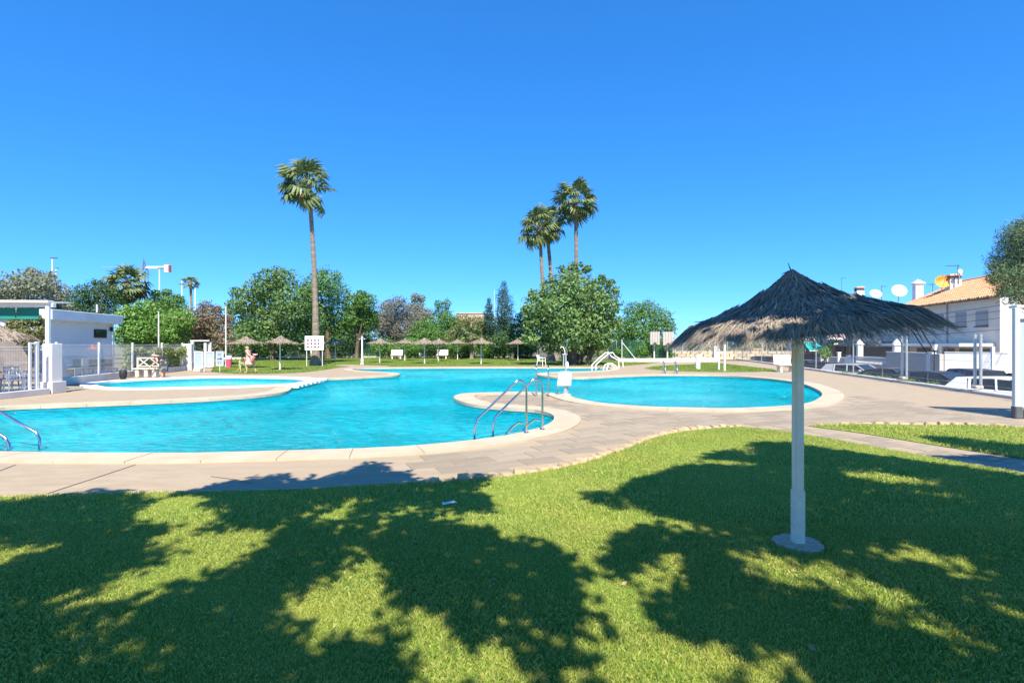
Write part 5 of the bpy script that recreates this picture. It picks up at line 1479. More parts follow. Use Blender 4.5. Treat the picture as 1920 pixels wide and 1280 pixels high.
# ---- walls in front of the houses
GW = 8.2; WB = STREET_Z+.12
def sw(x0, x1, v, h, m, name, label, th=.2, cap=None, cat='wall'):
    a, b = S(s_at(x0, v)[0], v), S(s_at(x1, v)[0], v)
    return wall(name, label, a, b, h, th, m, cat, cap, WB)
sw(1664, 1740, GW, 2.02, M_greywall, 'garden_wall', 'tall grey rendered garden wall behind the dark hatchback', .2, M_whitewall)
sw(1740, 1752, GW, 2.05, M_whitewall, 'garden_wall', 'narrow white wall section next to the street lamp', .24, M_whitewall)
sw(1752, 1770, GW-.1, 2.0, M_greywall, 'garden_wall', 'rounded grey wall end beside the splayed white wall', .5)
wall('garden_wall', 'bright white splayed garden wall behind the white hatchback', Vector((27.75, 34.2, 0)), Vector((29.7, 31.9, 0)), 2.1, .2, M_white, 'wall', M_whitewall, WB)
sw(1600, 1664, GW, .98, M_greywall, 'garden_wall', 'low grey wall carrying the white balustrade', .2)
bal = thing('balustrade', 'white balustrade with small posts on the low grey wall', 'balustrade', S(s_at(1632, GW)[0], GW, WB+.98), STREET_ANG)
sa, sb_ = s_at(1664, GW)[0]-s_at(1632, GW)[0], s_at(1604, GW)[0]-s_at(1632, GW)[0]
bmesh_b = MB().lathe([(.05, 0), (.05, .05), (.03, .1), (.07, .25), (.03, .42), (.05, .48), (.05, .5)], 8).mesh('baluster', True); bmesh_b.materials.append(M_white)
nb = 26
for k in range(nb):
    o = link_mesh('baluster', bmesh_b, None, bal); o.location = (sa+(sb_-sa)*(k+.5)/nb, 0, 0)
MB().bbox(((sa+sb_)/2, 0, .54), (abs(sb_-sa), .18, .08), .01).build('handrail', M_white, bal)
for (x, lab) in [(1612, 'white pointed garden pillar at the balustrade end'), (1681, 'white pointed garden pillar behind the grey wall')]:
    v_ = GW+.35; s1, t1 = s_at(x, v_); t = thing('garden_pillar', lab, 'pillar', S(s1, v_, WB), STREET_ANG, 'pointed white garden pillars')
    zt = EYE+(645-640)/F*t1-WB
    MB().bbox((0, 0, zt/2-.15), (.42, .42, zt-.3), .02).build('shaft', M_white, t)
    MB().bbox((0, 0, zt-.27), (.56, .56, .1), .02).build('cornice', M_white, t)
    MB().lathe([(.30, zt-.22), (.26, zt-.1), (.1, zt+.12), (0, zt+.22)], 8).build('cap', M_white, t)
t = thing('arched_gable', 'white rounded wall top between the balustrade and balcony house', 'wall', S(s_at(1592, GW)[0], GW, WB), STREET_ANG)
MB().prism([(-.9, 0), (.9, 0)]+[(.9*math.cos(a), 1.05+.55*math.sin(a)) for a in np.linspace(0, math.pi, 12)], -.1, .1, Matrix.Rotation(R(90), 4, 'X')).build('wall_body', M_white, t)
for k, z_ in enumerate((.75, .5)): MB().box((0, .115, z_), (1.0-.2*k, .02, .12)).build('lettering', M_darkgrey, t)
sw(1548, 1586, GW, 1.35, M_greywall, 'garden_wall', 'grey low wall with white pillars before the balcony house', .2, M_white)
for x, lab in ((1541, 'white gate post beside the teal awning'), (1553, 'white gate post before the balcony house'), (1573, 'white gate post beside the arched wall top')):
    t = thing('gate_post', lab, 'post', S(s_at(x, GW-.2)[0], GW-.2, WB), STREET_ANG, 'white gate posts'); MB().bbox((0, 0, .9), (.28, .28, 1.8), .03).build('shaft', M_white, t); MB().bbox((0, 0, 1.84), (.36, .36, .08), .02).build('cap', M_white, t)
wall('garden_wall', 'pinkish garden wall in front of the teal awning', S(s_at(1503, GW)[0], GW), S(s_at(1539, GW)[0], GW), 1.2, .2, mat('pinkish_wall', (.55, .44, .40), .9, .1, 1), 'wall', M_white, WB)

# ---- street lantern
s1, t1 = s_at(1752, 7.2)
t = thing('street_lantern', 'black post lantern with white glass in front of the grey wall', 'street lamp', S(s1, 7.2, WB))
zt = EYE-(640-645)/F*t1-WB
MB().rod((0, 0, 0), (0, 0, zt-.62), .05, .035, 8).lathe([(.12, 0), (.1, .3), (.05, .5)], 10).build('post', M_black, t)
MB().lathe([(.13, zt-.55), (.19, zt-.15)], 6).build('lantern_glass', mat('lantern_glass', (.75, .78, .78), .2, .03, 4), t)
MB().lathe([(.04, zt-.63), (.13, zt-.60), (.15, zt-.55), (.13, zt-.55)], 6).build('lantern_base', M_black, t)
MB().lathe([(.22, zt-.15), (.10, zt), (.03, zt+.02), (.02, zt+.12), (0, zt+.13)], 6).build('lantern_cap', M_black, t)

# ---- houses
HV = 11.0
def tile_roof(t, s0, s1, v0, z0, v1, z1, origin, m):
    """barrel tiles: corrugated rows with stepped courses"""
    mb = MB(); pitch = .24; n = int((s1-s0)/pitch); rows = 10
    d = Vector((v1-v0, z1-z0)); 
    for r_ in range(rows):
        u0, u1 = r_/rows, (r_+1)/rows
        for k in range(n):
            sA = s0+k*pitch
            prof = [(0, .0), (pitch*.2, .07), (pitch*.4, .09), (pitch*.6, .07), (pitch*.8, .0), (pitch, -.01)]
            vv = []
            for uu, lift in ((u0, .045), (u1, .0)):
                for q, h_ in prof:
                    p = S(sA+q, v0+(v1-v0)*uu, z0+(z1-z0)*uu+h_+lift)-origin; vv.append(p)
            m_ = len(prof)
            mb.add(vv, [(i, i+1, m_+i+1, m_+i) for i in range(m_-1)])
            mb.add([vv[i] for i in range(m_-1)]+[S(sA, v0+(v1-v0)*u0, z0+(z1-z0)*u0-.02)-origin, S(sA+pitch*.8, v0+(v1-v0)*u0, z0+(z1-z0)*u0-.02)-origin], [(0, 1, 2, 3, 4, 6, 5)])
    me = bpy.data.meshes.new('roof_tiles'); me.from_pydata(mb.v, [], mb.f); me.update()
    return tag(link_mesh('roof_tiles', me, m, t), kind='stuff')
M_facade = mat('facade_shade', (.80, .69, .57), .9, .05, .7, .2, 30)
def house(label, x0, x1, eave, ridge, name='terraced_house', roof=True):
    s0, t0 = s_at(x0, HV); s1, t1 = s_at(x1, HV)
    org = S(s0, HV, WB); t = thing(name, label, 'house', org)
    mb = MB()
    c = [S(s0, HV), S(s1, HV), S(s1, HV+8), S(s0, HV+8)]
    mb.prism([(p.x-org.x, p.y-org.y) for p in c], 0, eave-WB); mb.build('wall', M_facade, t)
    # gable ends
    for sg in (s0, s1):
        g = MB(); pr = [(HV, eave), (HV+8, eave), (HV+4, ridge-.08)]
        vv = [S(sg, v, z)-org for v, z in pr]+[S(sg+(.12 if sg == s0 else -.12), v, z)-org for v, z in pr]
        g.add(vv, [(0, 1, 2), (5, 4, 3), (0, 1, 4, 3), (1, 2, 5, 4), (2, 0, 3, 5)]); g.build('gable', M_whitewall, t)
    tile_roof(t, s0-.25, s1+.25, HV-.55, eave+.05-.55*(ridge-eave)/4, HV+4, ridge, org, M_terracotta)
    bk = MB(); vv = [S(s0-.25, HV+4, ridge+.02)-org, S(s1+.25, HV+4, ridge+.02)-org, S(s1+.25, HV+8.5, eave)-org, S(s0-.25, HV+8.5, eave)-org]
    bk.add(vv, [(0, 1, 2, 3)]); bk.build('roof_back', M_terracotta, t)
    rc = MB(); rc.rod(S(s0-.25, HV+4, ridge+.04)-org, S(s1+.25, HV+4, ridge+.04)-org, .14, .14, 8); rc.build('ridge_tiles', M_terracotta, t)
    # rafters under the eave
    k = s0+.2; rm = MB().bbox((0, 0, 0), (.12, .55, .14), .01).mesh('rafter'); rm.materials.append(M_darkgrey)
    while k < s1:
        o = link_mesh('rafter', rm, None, t); o.location = S(k, HV-.28, eave-.16)-org; o.rotation_euler = (0, 0, STREET_ANG); k += .95
    return t, org, s0, s1
def facade_box(t, org, s0, s1, z0, z1, v0, v1, m, name, parent=None):
    mb = MB(); c = [S(s0, v0), S(s1, v0), S(s1, v1), S(s0, v1)]
    mb.prism([(p.x-org.x, p.y-org.y) for p in c], z0-org.z, z1-org.z)
    return mb.build(name, m, parent or t)
EV = 4.85; RG = 6.75
h1, og, hs0, hs1 = house('terraced house with orange tiled roof, shaded facade and roller shutters', 1875, 1690, EV, RG)
def shutter_window(t, org, x0, x1, y0, y1, xm=None):
    s0, t0 = s_at(x1, HV); s1, t1 = s_at(x0, HV); d_ = (t0+t1)/2
    z1, z0 = EYE+(645-y0)/F*d_, EYE+(645-y1)/F*d_
    w = facade_box(t, org, s0, s1, z0, z1, HV-.03, HV+.05, M_shutter, 'window')
    n = 9
    for k in range(n): facade_box(t, org, s0+.04, s1-.04, z0+(z1-z0)*k/n+.01, z0+(z1-z0)*(k+1)/n-.012, HV-.045, HV-.02, M_shutter, 'slat', w)
    facade_box(t, org, s0-.05, s1+.05, z0-.08, z0-.01, HV-.13, HV, M_darkgrey, 'sill', w)
    cz = z1+.95
    facade_box(t, org, s0-.15, s1+.15, cz-.22, cz-.05, HV-.4, HV-.02, M_darkgrey, 'awning_box', w)
for (x0, x1, y0, y1) in [(1830, 1853, 583, 611), (1792, 1812, 586, 612), (1752, 1769, 590, 613), (1716, 1731, 593, 615)]:
    shutter_window(h1, og, x0, x1, y0, y1)
for x in (1777, 1704):
    s1_, _ = s_at(x, HV); facade_box(h1, og, s1_-.06, s1_+.06, WB, EV-.1, HV-.09, HV, M_shutter, 'downpipe')
facade_box(h1, og, hs0-.004, hs0+.02, 1.9, EV, HV+.06, HV+7.9, M_white, 'end_render')
# ground floor: carport beams and dark openings
facade_box(h1, og, hs0+.4, hs1-.2, 1.55, 1.75, HV-2.0, HV-.05, M_white, 'porch_beam')
for x in (1862, 1763, 1700):
    s1_, _ = s_at(x, HV-1.9); facade_box(h1, og, s1_-.07, s1_+.07, WB, 1.55, HV-1.98, HV-1.84, M_white, 'porch_post')
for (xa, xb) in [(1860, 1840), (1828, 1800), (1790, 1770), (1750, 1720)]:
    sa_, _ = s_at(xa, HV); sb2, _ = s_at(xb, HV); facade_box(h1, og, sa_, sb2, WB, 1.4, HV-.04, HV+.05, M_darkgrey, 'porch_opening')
h2, og2, a_, b_ = house('lower terraced house further along, roof hidden behind the thatch', 1689, 1592, 4.0, 5.35)
for (x0, x1, y0, y1) in [(1668, 1682, 604, 614), (1640, 1652, 606, 616), (1620, 1631, 607, 618), (1600, 1611, 608, 619)]:
    s0, t0 = s_at(x1, HV); s1, t1 = s_at(x0, HV); d_ = (t0+t1)/2
    w = facade_box(h2, og2, s0, s1, EYE+(645-y1)/F*d_, 3.6, HV-.03, HV+.05, M_black, 'window')
    facade_box(h2, og2, s0+.08, s1-.08, EYE+(645-y1)/F*d_+.08, 3.55, HV-.045, HV-.02, M_glassdark, 'pane', w)
facade_box(h2, og2, a_+.3, b_-.3, 1.5, 1.95, HV-1.6, HV-.05, mat('porch_dark', (.16, .18, .17), .8, .1, 2), 'porch_roof')
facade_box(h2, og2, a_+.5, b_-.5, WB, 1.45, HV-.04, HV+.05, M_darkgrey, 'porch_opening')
# balcony house, and white house with teal awning further left
def plain_box(x0, x1, ytop, d_, depth, m, t, name, ybot=None, z0=None, dy=0.0):
    a = P(x0, ytop, d_); b = P(x1, ytop, d_); zb = WB if z0 is None and ybot is None else (z0 if z0 is not None else P(x0, ybot, d_).z)
    return MB().box(((a.x+b.x)/2-t.location.x, d_+depth/2+dy-t.location.y, (a.z+zb)/2-t.location.z), (b.x-a.x, depth, a.z-zb)).build(name, m, t)
t = thing('balcony_house', 'house with pink towels hanging over a white balcony', 'house', Vector(((1572-960)/F*56, 56, WB)))
plain_box(1552, 1592, 590, 56, 6, M_greywall, t, 'wall')
plain_box(1551, 1590, 633, 54.6, 1.4, M_white, t, 'balcony_slab', 637)
plain_box(1556, 1588, 614, 54.6, .05, mat('pink_towel', (.46, .27, .26), .9, .15, 2, col2=(.58, .42, .40)), t, 'towel', 633)
plain_box(1551, 1555, 600, 54.6, .3, M_white, t, 'balcony_post', 634)
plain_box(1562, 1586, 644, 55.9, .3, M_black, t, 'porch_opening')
plain_box(1563, 1590, 643, 54.8, 1.0, M_white, t, 'porch_canopy', 646)
plain_box(1560, 1566, 650, 55.8, .2, mat('brick_red', (.35, .18, .14), .9, .15, 3), t, 'brick_pier')
t = thing('white_house', 'bright white house wall above a teal awning', 'house', Vector(((1525-960)/F*58, 58, WB)))
plain_box(1500, 1552, 600, 58, 6, M_white, t, 'wall')
plain_box(1544, 1551, 600, 57.9, .2, M_greywall, t, 'corner_strip', 640)
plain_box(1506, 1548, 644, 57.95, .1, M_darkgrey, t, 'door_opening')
aw = MB(); A_ = [P(1505, 641.5, 57.9), P(1551, 641.5, 57.9), P(1541, 657, 55.8), P(1518, 657, 55.8)]
aw.add([p-t.location for p in A_]+[p-t.location-Vector((0, 0, .05)) for p in A_], [(0, 1, 2, 3), (7, 6, 5, 4), (0, 1, 5, 4), (1, 2, 6, 5), (2, 3, 7, 6), (3, 0, 4, 7)])
aw.build('awning', M_tealawning, t)
plain_box(1518, 1541, 656.8, 55.75, .06, M_white, t, 'awning_valance', 658.3)
plain_box(1513, 1540, 636.5, 57.9, .1, mat('wood_rail', (.35, .25, .19), .8, .1, 2), t, 'rail', 639)
T('climbing_plant', 'yellow-green plant growing by the gate beside the teal awning', 49, [(1540,660,6),(1548,655,6),(1552,664,6),(1545,668,5)], 1546, .14, 1500, L_bright, None, .05, cat='plant')
T('climbing_plant', 'dark arching vine on the balcony house corner', 53, [(1556,645,6),(1553,655,6),(1560,640,5)], 1554, .14, 1200, L_dark, None, .05, cat='plant')
T('bare_tree', 'pinkish grey bare-looking tree at the street end', 66, [(1440,630,9),(1450,625,9),(1436,645,10),(1452,642,10)], 1444, .2, 1800, L_pinkgrey, None, .12)
t = thing('shuttered_hut', 'small hut with two brown shutters beyond the parked cars', 'building', Vector(((1420-960)/F*64, 64, -.9)))
plain_box(1413, 1432, 653, 64, 2, mat('hut_cream', (.60, .46, .30), .85, .1, 2), t, 'wall', z0=-.9)
for x in (1415.5, 1422.5): plain_box(x, x+4.5, 655, 63.95, .06, mat('shutter_brown', (.22, .13, .08), .7, .1, 2), t, 'shutter', z0=-.2)
plain_box(1431, 1452, 662, 66, 2, M_whitewall, t, 'side_wall', z0=-.9)

# chimneys, dishes, antennas on the roofs
def chimney(label, x, y0, y1, v, w=.62, hat=True):
    s1, t1 = s_at(x, v); zt, zb = EYE+(645-y0)/F*t1, EYE+(645-y1)/F*t1
    t = thing('chimney', label, 'chimney', S(s1, v, zb-.35), STREET_ANG, 'roof chimneys'); H = zt-zb+.35
    MB().bbox((0, 0, H*.36-.5), (w, w, H*.72+1.0), .012).build('stack', M_white, t)
    if hat:
        MB().bbox((0, 0, H*.74), (w*1.35, w*1.35, .06), .01).build('collar', M_white, t)
        MB().lathe([(w*.95, H*.77), (w*.1, H), (0, H*1.02)], 4, Matrix.Rotation(R(45), 4, 'Z')).build('hat', M_white, t)
    else:
        for q in (-1, 1): MB().bbox((q*w*.36, 0, H*.8), (w*.2, w, H*.18), .01).build('pier', M_darkgrey, t)
        MB().bbox((0, 0, H*.93), (w*1.15, w*1.15, .1), .02).build('cap', M_terracotta, t)
        MB().bbox((0, 0, H*.99), (w*1.0, w*1.0, .05), .02).build('cap_top', M_white, t)
chimney('white chimney with a pyramid hat next to the white dish', 1721, 524, 548, HV+2.6, .62)
chimney('white chimney with tiled cap behind the orange dish', 1787, 515, 541, HV+2.6, .8, False)
def dish(label, x, y, rpx, v, m, face):
    s1, t1 = s_at(x, v); r = rpx*t1/F; c = P(x, y, t1)
    t = thing('satellite_dish', label, 'satellite dish', c, 0, 'satellite dishes')
    M0 = Vector(face).normalized().to_track_quat('Z', 'Y').to_matrix().to_4x4()
    MB().lathe([(0.0, -.14*r), (.35*r, -.12*r), (.7*r, -.05*r), (r, .08*r), (r*1.0, .10*r), (.7*r, -.02*r), (0, -.11*r)], 20, M0).build('bowl', m, t, True)
    f = Vector(face).normalized()
    MB().rod((0, 0, -r*.85), tuple(f*r*.8), .02, .015, 6).build('arm', M_darkgrey, t)
    MB().rod((0, .05, -r*.2), (0, .15, -r-.9), .04, .04, 6).build('mast', M_galv, t)
M_orange = mat('dish_orange', (.72, .30, .02), .5, .08, 4)
dish('large orange satellite dish on the tiled roof', 1767.5, 528, 12.5, HV+1.8, M_orange, (-.35, -1, .35))
dish('white satellite dish at the low end of the tiled roof', 1686, 545, 12.5, HV+2.5, M_white, (-.3, -1, .45))
dish('small round white dish above the second chimney', 1800.5, 508.5, 4, HV+2.6, M_white, (-.2, -1, .2))
dish('pale dish just showing over the thatch', 1642, 551, 10, HV+3, M_white, (-.2, -1, .7))
def antenna(label, x, y0, y1, v, bx):
    s1, t1 = s_at(x, v); a, b = P(x, y1, t1), P(x, y0, t1)
    t = thing('roof_antenna', label, 'antenna', a, 0, 'television antennas'); z = b.z-a.z
    MB().rod((0, 0, -.5), (0, 0, z), .035, .025, 6).build('mast', M_darkgrey, t)
    mb = MB(); mb.rod((bx, 0, z-.1), (-bx*.2, 0, z-.12), .018, .018, 5)
    for k in range(6): mb.rod((bx*(k/5), -.22, z-.1), (bx*(k/5), .22, z-.1), .01, .01, 4)
    mb.build('boom', M_darkgrey, t)
antenna('antenna mast with a red tip on the second chimney', 1796, 496, 520, HV+2.6, -.9)
antenna('thin antenna behind the low end of the tiled roof', 1749, 531, 545, HV+4.5, -.4)
antenna('antenna rising over the thatch at the low roofs', 1653, 535, 556, HV+5, .5)
antenna('antenna cluster over the thatch beside a loose twig', 1578, 520, 545, HV+6, .6)
chimney('small tile-capped chimney just over the thatch', 1611, 538, 560, HV+4, .8, False)
# overhead cables in front of the facade
for k, (z0, z1) in enumerate([(4.25, 4.05), (3.9, 3.75), (3.45, 3.35), (2.75, 2.6)]):
    a = S(s_at(1985, HV-.3)[0], HV-.3, z0); b = S(s_at(1600, HV-.3)[0], HV-.3, z1)
    pts = [a.lerp(b, q/10)-Vector((0, 0, .25*math.sin(math.pi*q/10))) for q in range(11)]
    tag(MB().tube(pts, .016, 5).build('overhead_cable', M_darkgrey), ['topmost dark cable running below the eaves', 'second dark cable below the eaves', 'dark cable crossing the shuttered windows', 'lowest dark cable under the shuttered windows'][k], 'cable', 'overhead cables')

# ---- grey booth at the right edge
t = thing('grey_booth', 'grey-blue metal booth with pale corner post beside the lawn strip', 'booth', G(1905, 784), R(-14))
M_booth = mat('booth_panel', (.38, .44, .50), .5, .06, 2); M_boothpost = mat('booth_post', (.58, .60, .59), .5, .05, 3)
MB().bbox((0, 0, 1.27), (.10, .12, 2.54), .01).build('corner_post', M_boothpost, t)
for k in range(5): MB().bbox((.22+k*.29, .03, 1.30), (.28, .03, 1.95), .006).build('panel', M_booth, t)
MB().bbox((.78, .0, 2.32), (1.5, .10, .10), .01).build('top_rail', M_boothpost, t)
MB().bbox((.78, .0, .28), (1.5, .08, .08), .01).build('bottom_rail', M_boothpost, t)
MB().bbox((1.52, 0, 1.27), (.10, .12, 2.54), .01).build('far_post', M_boothpost, t)
MB().bbox((.02, 0, .14), (.16, .18, .28), .02).build('post_shoe', M_darkgrey, t)
MB().bbox((.95, .08, 2.56), (1.95, .3, .06), .01).build('roof', M_boothpost, t)
MB().bbox((.3, -.05, .14), (.35, .22, .24), .06).build('stone', M_conc, t)
# ================================================================== PEOPLE
def skin_mesh(name, verts, edges, m, parent=None, sub=2, root=0):
    """verts: (x, y, z, r) or (x, y, z, rx, ry)"""
    me = bpy.data.meshes.new(name); me.from_pydata([v[:3] for v in verts], edges, []); me.update()
    o = link_mesh(name, me, m, parent)
    sk = o.modifiers.new('skin', 'SKIN'); sk.use_smooth_shade = True
    for i, d in enumerate(me.skin_vertices[0].data):
        v = verts[i]; d.radius = (v[3], v[4] if len(v) > 4 else v[3]); d.use_root = (i == root)
    ss_ = o.modifiers.new('subsurf', 'SUBSURF'); ss_.levels = sub; ss_.render_levels = sub
    return o
def body(label, loc, J, k=1.0, skin=None, group=None, rz=0.0):
    """J: joints in metres; the figure faces -x. One continuous skin from pelvis to fingers and toes"""
    V = []; E = []; ix = {}
    def add(nm, p, r): ix[nm] = len(V); V.append((p[0], p[1], p[2], r*k)); return ix[nm]
    def e(a, b): E.append((ix[a], ix[b]))
    add('pelvis', J['pelvis'], .125); add('waist', Vector(J['pelvis']).lerp(Vector(J['chest']), .5), .105); add('chest', J['chest'], .125)
    add('neck', J['neck'], .05); hd = Vector(J['head']); nk = Vector(J['neck']); up = (hd-nk).normalized()
    add('jaw', nk+up*.07*k, .062); add('skull', hd, .092); add('crown', hd+up*.085*k, .07)
    for a, b in (('pelvis', 'waist'), ('waist', 'chest'), ('chest', 'neck'), ('neck', 'jaw'), ('jaw', 'skull'), ('skull', 'crown')): e(a, b)
    f = Vector(J.get('face', (-1, 0, 0))).normalized()
    add('nose', hd+f*.115*k-up*.015*k, .014); e('skull', 'nose')
    sd = f.cross(up).normalized()
    for q, s_ in (('earl', 1), ('earr', -1)): add(q, hd+sd*s_*.10*k, .016); e('skull', q)
    for s_ in ('l', 'r'):
        add('sh'+s_, J['sh'+s_], .062); add('el'+s_, J['el'+s_], .043); add('wr'+s_, J['wr'+s_], .030)
        w = Vector(J['wr'+s_]); fd = (w-Vector(J['el'+s_])).normalized(); pl = w+fd*.07*k; add('pa'+s_, pl, .030)
        e('chest', 'sh'+s_); e('sh'+s_, 'el'+s_); e('el'+s_, 'wr'+s_); e('wr'+s_, 'pa'+s_)
        sp_ = fd.cross(Vector((0, 0, 1))); sp_ = sp_.normalized() if sp_.length > .1 else Vector((0, 1, 0))
        for q, (off, ln) in enumerate([(-.028, .075), (-.010, .09), (.010, .085), (.028, .065)]):
            b_ = pl+sp_*off*k+fd*.03*k; add('f%d%s' % (q, s_), b_+fd*ln*.5*k, .0095); add('g%d%s' % (q, s_), b_+fd*ln*k+Vector((0, 0, -.015*k)), .008)
            e('pa'+s_, 'f%d%s' % (q, s_)); e('f%d%s' % (q, s_), 'g%d%s' % (q, s_))
        add('th'+s_, pl+sp_*-.055*k, .010); add('ti'+s_, pl+sp_*-.07*k+fd*.035*k, .009); e('pa'+s_, 'th'+s_); e('th'+s_, 'ti'+s_)
        add('hi'+s_, J['hi'+s_], .088); add('kn'+s_, J['kn'+s_], .058); add('an'+s_, J['an'+s_], .038)
        t_ = Vector(J['an'+s_])+Vector(J.get('toe'+s_, (-.17, 0, -.045)))*k
        add('to'+s_, t_, .030); e('pelvis', 'hi'+s_); e('hi'+s_, 'kn'+s_); e('kn'+s_, 'an'+s_); e('an'+s_, 'to'+s_)
    o = skin_mesh('person', V, E, skin or M_skin, None, 2)
    o.location = loc; o.rotation_euler = (0, 0, rz)
    tag(o, label, 'person', group)
    return o
def hair(o, hd, up, back, r, m, length=.0, k=1.0):
    hd = Vector(hd); V = [(*(hd+Vector(up)*.05*k+Vector(back)*.02*k), r*k), (*(hd+Vector(back)*.06*k), r*.95*k)]; E = [(0, 1)]
    if length: V += [(*(hd+Vector(back)*.12*k-Vector((0, 0, length*.5))), r*.7*k), (*(hd+Vector(back)*.16*k-Vector((0, 0, length))), r*.35*k)]; E += [(1, 2), (2, 3)]
    return skin_mesh('hair', V, E, m, o, 2)
def cloth(name, o, pts, m):
    """garment: sleeve of the skin kind round the given joints"""
    return skin_mesh(name, [p[0] for p in pts], [p[1] for p in pts if p[1]], m, o, 2)
M_hairwhite = mat('hair_white', (.62, .60, .56), .7, .1, 20); M_hairblond = mat('hair_sandy', (.45, .28, .15), .7, .15, 20); M_hairfair = mat('hair_fair', (.55, .40, .28), .7, .15, 20)
def print_mat(name, base, c2, c3, sc):
    m, n, l, b = nodes_of(name); tc = n.new('ShaderNodeTexCoord'); v = n.new('ShaderNodeTexVoronoi'); v.inputs['Scale'].default_value = sc
    l.new(tc.outputs['Object'], v.inputs['Vector']); r = n.new('ShaderNodeValToRGB'); r.color_ramp.interpolation = 'CONSTANT'
    r.color_ramp.elements[0].color = (*base, 1); r.color_ramp.elements[1].position = .45; r.color_ramp.elements[1].color = (*c2, 1)
    q = r.color_ramp.elements.new(.72); q.color = (*c3, 1)
    sp_ = n.new('ShaderNodeSeparateColor'); l.new(v.outputs['Color'], sp_.inputs[0]); l.new(sp_.outputs[0], r.inputs[0]); l.new(r.outputs[0], b.inputs['Base Color']); b.inputs['Roughness'].default_value = .85
    return m
M_skirt = print_mat('print_dark_floral', (.035, .04, .05), (.20, .19, .17), (.06, .07, .07), 14)
M_pinkdress = print_mat('print_pink', (.66, .34, .30), (.72, .46, .40), (.58, .24, .22), 16)
M_towel = print_mat('print_towel', (.62, .20, .14), (.72, .50, .40), (.30, .12, .12), 18)
M_bag = print_mat('print_bag', (.62, .30, .10), (.60, .50, .25), (.45, .42, .35), 16)
M_darktop = mat('dark_top', (.045, .035, .035), .9, .2, 8); M_greensuit = mat('neon_green_cloth', (.20, .72, .12), .7, .06, 8)

# 1: white-haired person bending over the bench
L1 = G(304, 708.3)
J = dict(pelvis=(.10, 0, .80), chest=(-.16, 0, 1.06), neck=(-.33, 0, 1.12), head=(-.43, 0, 1.13), face=(-.75, 0, -.65),
 shl=(-.22, .16, 1.06), ell=(-.48, .20, .82), wrl=(-.66, .16, .58), shr=(-.22, -.17, 1.05), elr=(-.02, -.30, .86), wrr=(-.26, -.26, .70),
 hil=(.10, .09, .76), knl=(.02, .10, .43), anl=(.06, .10, .07), hir=(.10, -.09, .76), knr=(.05, -.11, .43), anr=(.10, -.12, .07))
p1 = body('white-haired person in dark top and patterned skirt bending over the bench', L1, J)
hair(p1, (-.43, 0, 1.13), (-.5, 0, .8), (.5, 0, .6), .10, M_hairwhite)
skin_mesh('top', [(.06, 0, .84, .145), (-.06, 0, .98, .135), (-.18, 0, 1.07, .15), (-.22, .17, 1.06, .075), (-.22, -.18, 1.05, .075), (-.30, .18, .98, .06), (-.16, -.23, .98, .06)], [(0, 1), (1, 2), (2, 3), (2, 4), (3, 5), (4, 6)], M_darktop, p1)
MB().tube([(.06, 0, .90), (.10, 0, .80), (.08, 0, .6), (.06, 0, .34)], [.15, .19, .20, .22], 14, False).build('skirt', M_skirt, p1, True)
t = thing('beach_bag', 'orange patterned beach bag standing by the bench', 'bag', G(297, 704.5))
MB().lathe([(0, 0), (.20, 0), (.24, .2), (.20, .40), (.17, .40), (.16, .3), (0, .28)], 14, Matrix.Scale(.7, 4, (0, 1, 0))).build('body', M_bag, t, True)
MB().tube([(-.12, 0, .38), (-.08, 0, .56), (.08, 0, .56), (.12, 0, .38)], .014, 6).build('handle', M_bag, t, True)

# 2: adult in pink walking with a bundled towel
L2 = G(465, 699.5)
J = dict(pelvis=(.06, 0, .86), chest=(.0, 0, 1.22), neck=(-.02, 0, 1.39), head=(-.05, 0, 1.49), face=(-.8, -.5, -.1),
 shl=(.0, .16, 1.30), ell=(-.06, .24, 1.05), wrl=(-.18, .16, .90), shr=(.0, -.17, 1.29), elr=(.16, -.24, 1.06), wrr=(.30, -.20, 1.00),
 hil=(.06, .09, .82), knl=(.24, .10, .47), anl=(.44, .10, .13), toel=(-.10, 0, -.09), hir=(.06, -.09, .82), knr=(.0, -.11, .45), anr=(-.02, -.11, .07))
p2 = body('person in a pink printed dress walking with a bundled towel on one arm', L2, J)
hair(p2, (-.05, 0, 1.49), (0, 0, 1), (.3, 0, .1), .105, M_hairblond, .28)
skin_mesh('dress', [(.07, 0, .84, .17), (.03, 0, 1.04, .145), (.0, 0, 1.24, .15), (.0, .17, 1.30, .075), (.0, -.18, 1.29, .075), (-.03, .21, 1.17, .06), (.09, -.22, 1.17, .06)], [(0, 1), (1, 2), (2, 3), (2, 4), (3, 5), (4, 6)], M_pinkdress, p2)
MB().tube([(.05, 0, .95), (.07, 0, .84), (.10, 0, .66), (.12, 0, .52)], [.16, .185, .25, .29], 14, False).build('dress_skirt', M_pinkdress, p2, True)
tw = thing('towel_bundle', 'bundle of red and white patterned towel carried by the person in pink', 'towel', L2+Vector((.34, -.22, .72)))
skin_mesh('cloth', [(0, 0, .32, .10), (.06, .0, .2, .15), (.02, 0, .05, .13), (.05, .02, -.08, .07), (.2, 0, .36, .06), (.33, .02, .40, .05)], [(0, 1), (1, 2), (2, 3), (0, 4), (4, 5)], M_towel, tw)
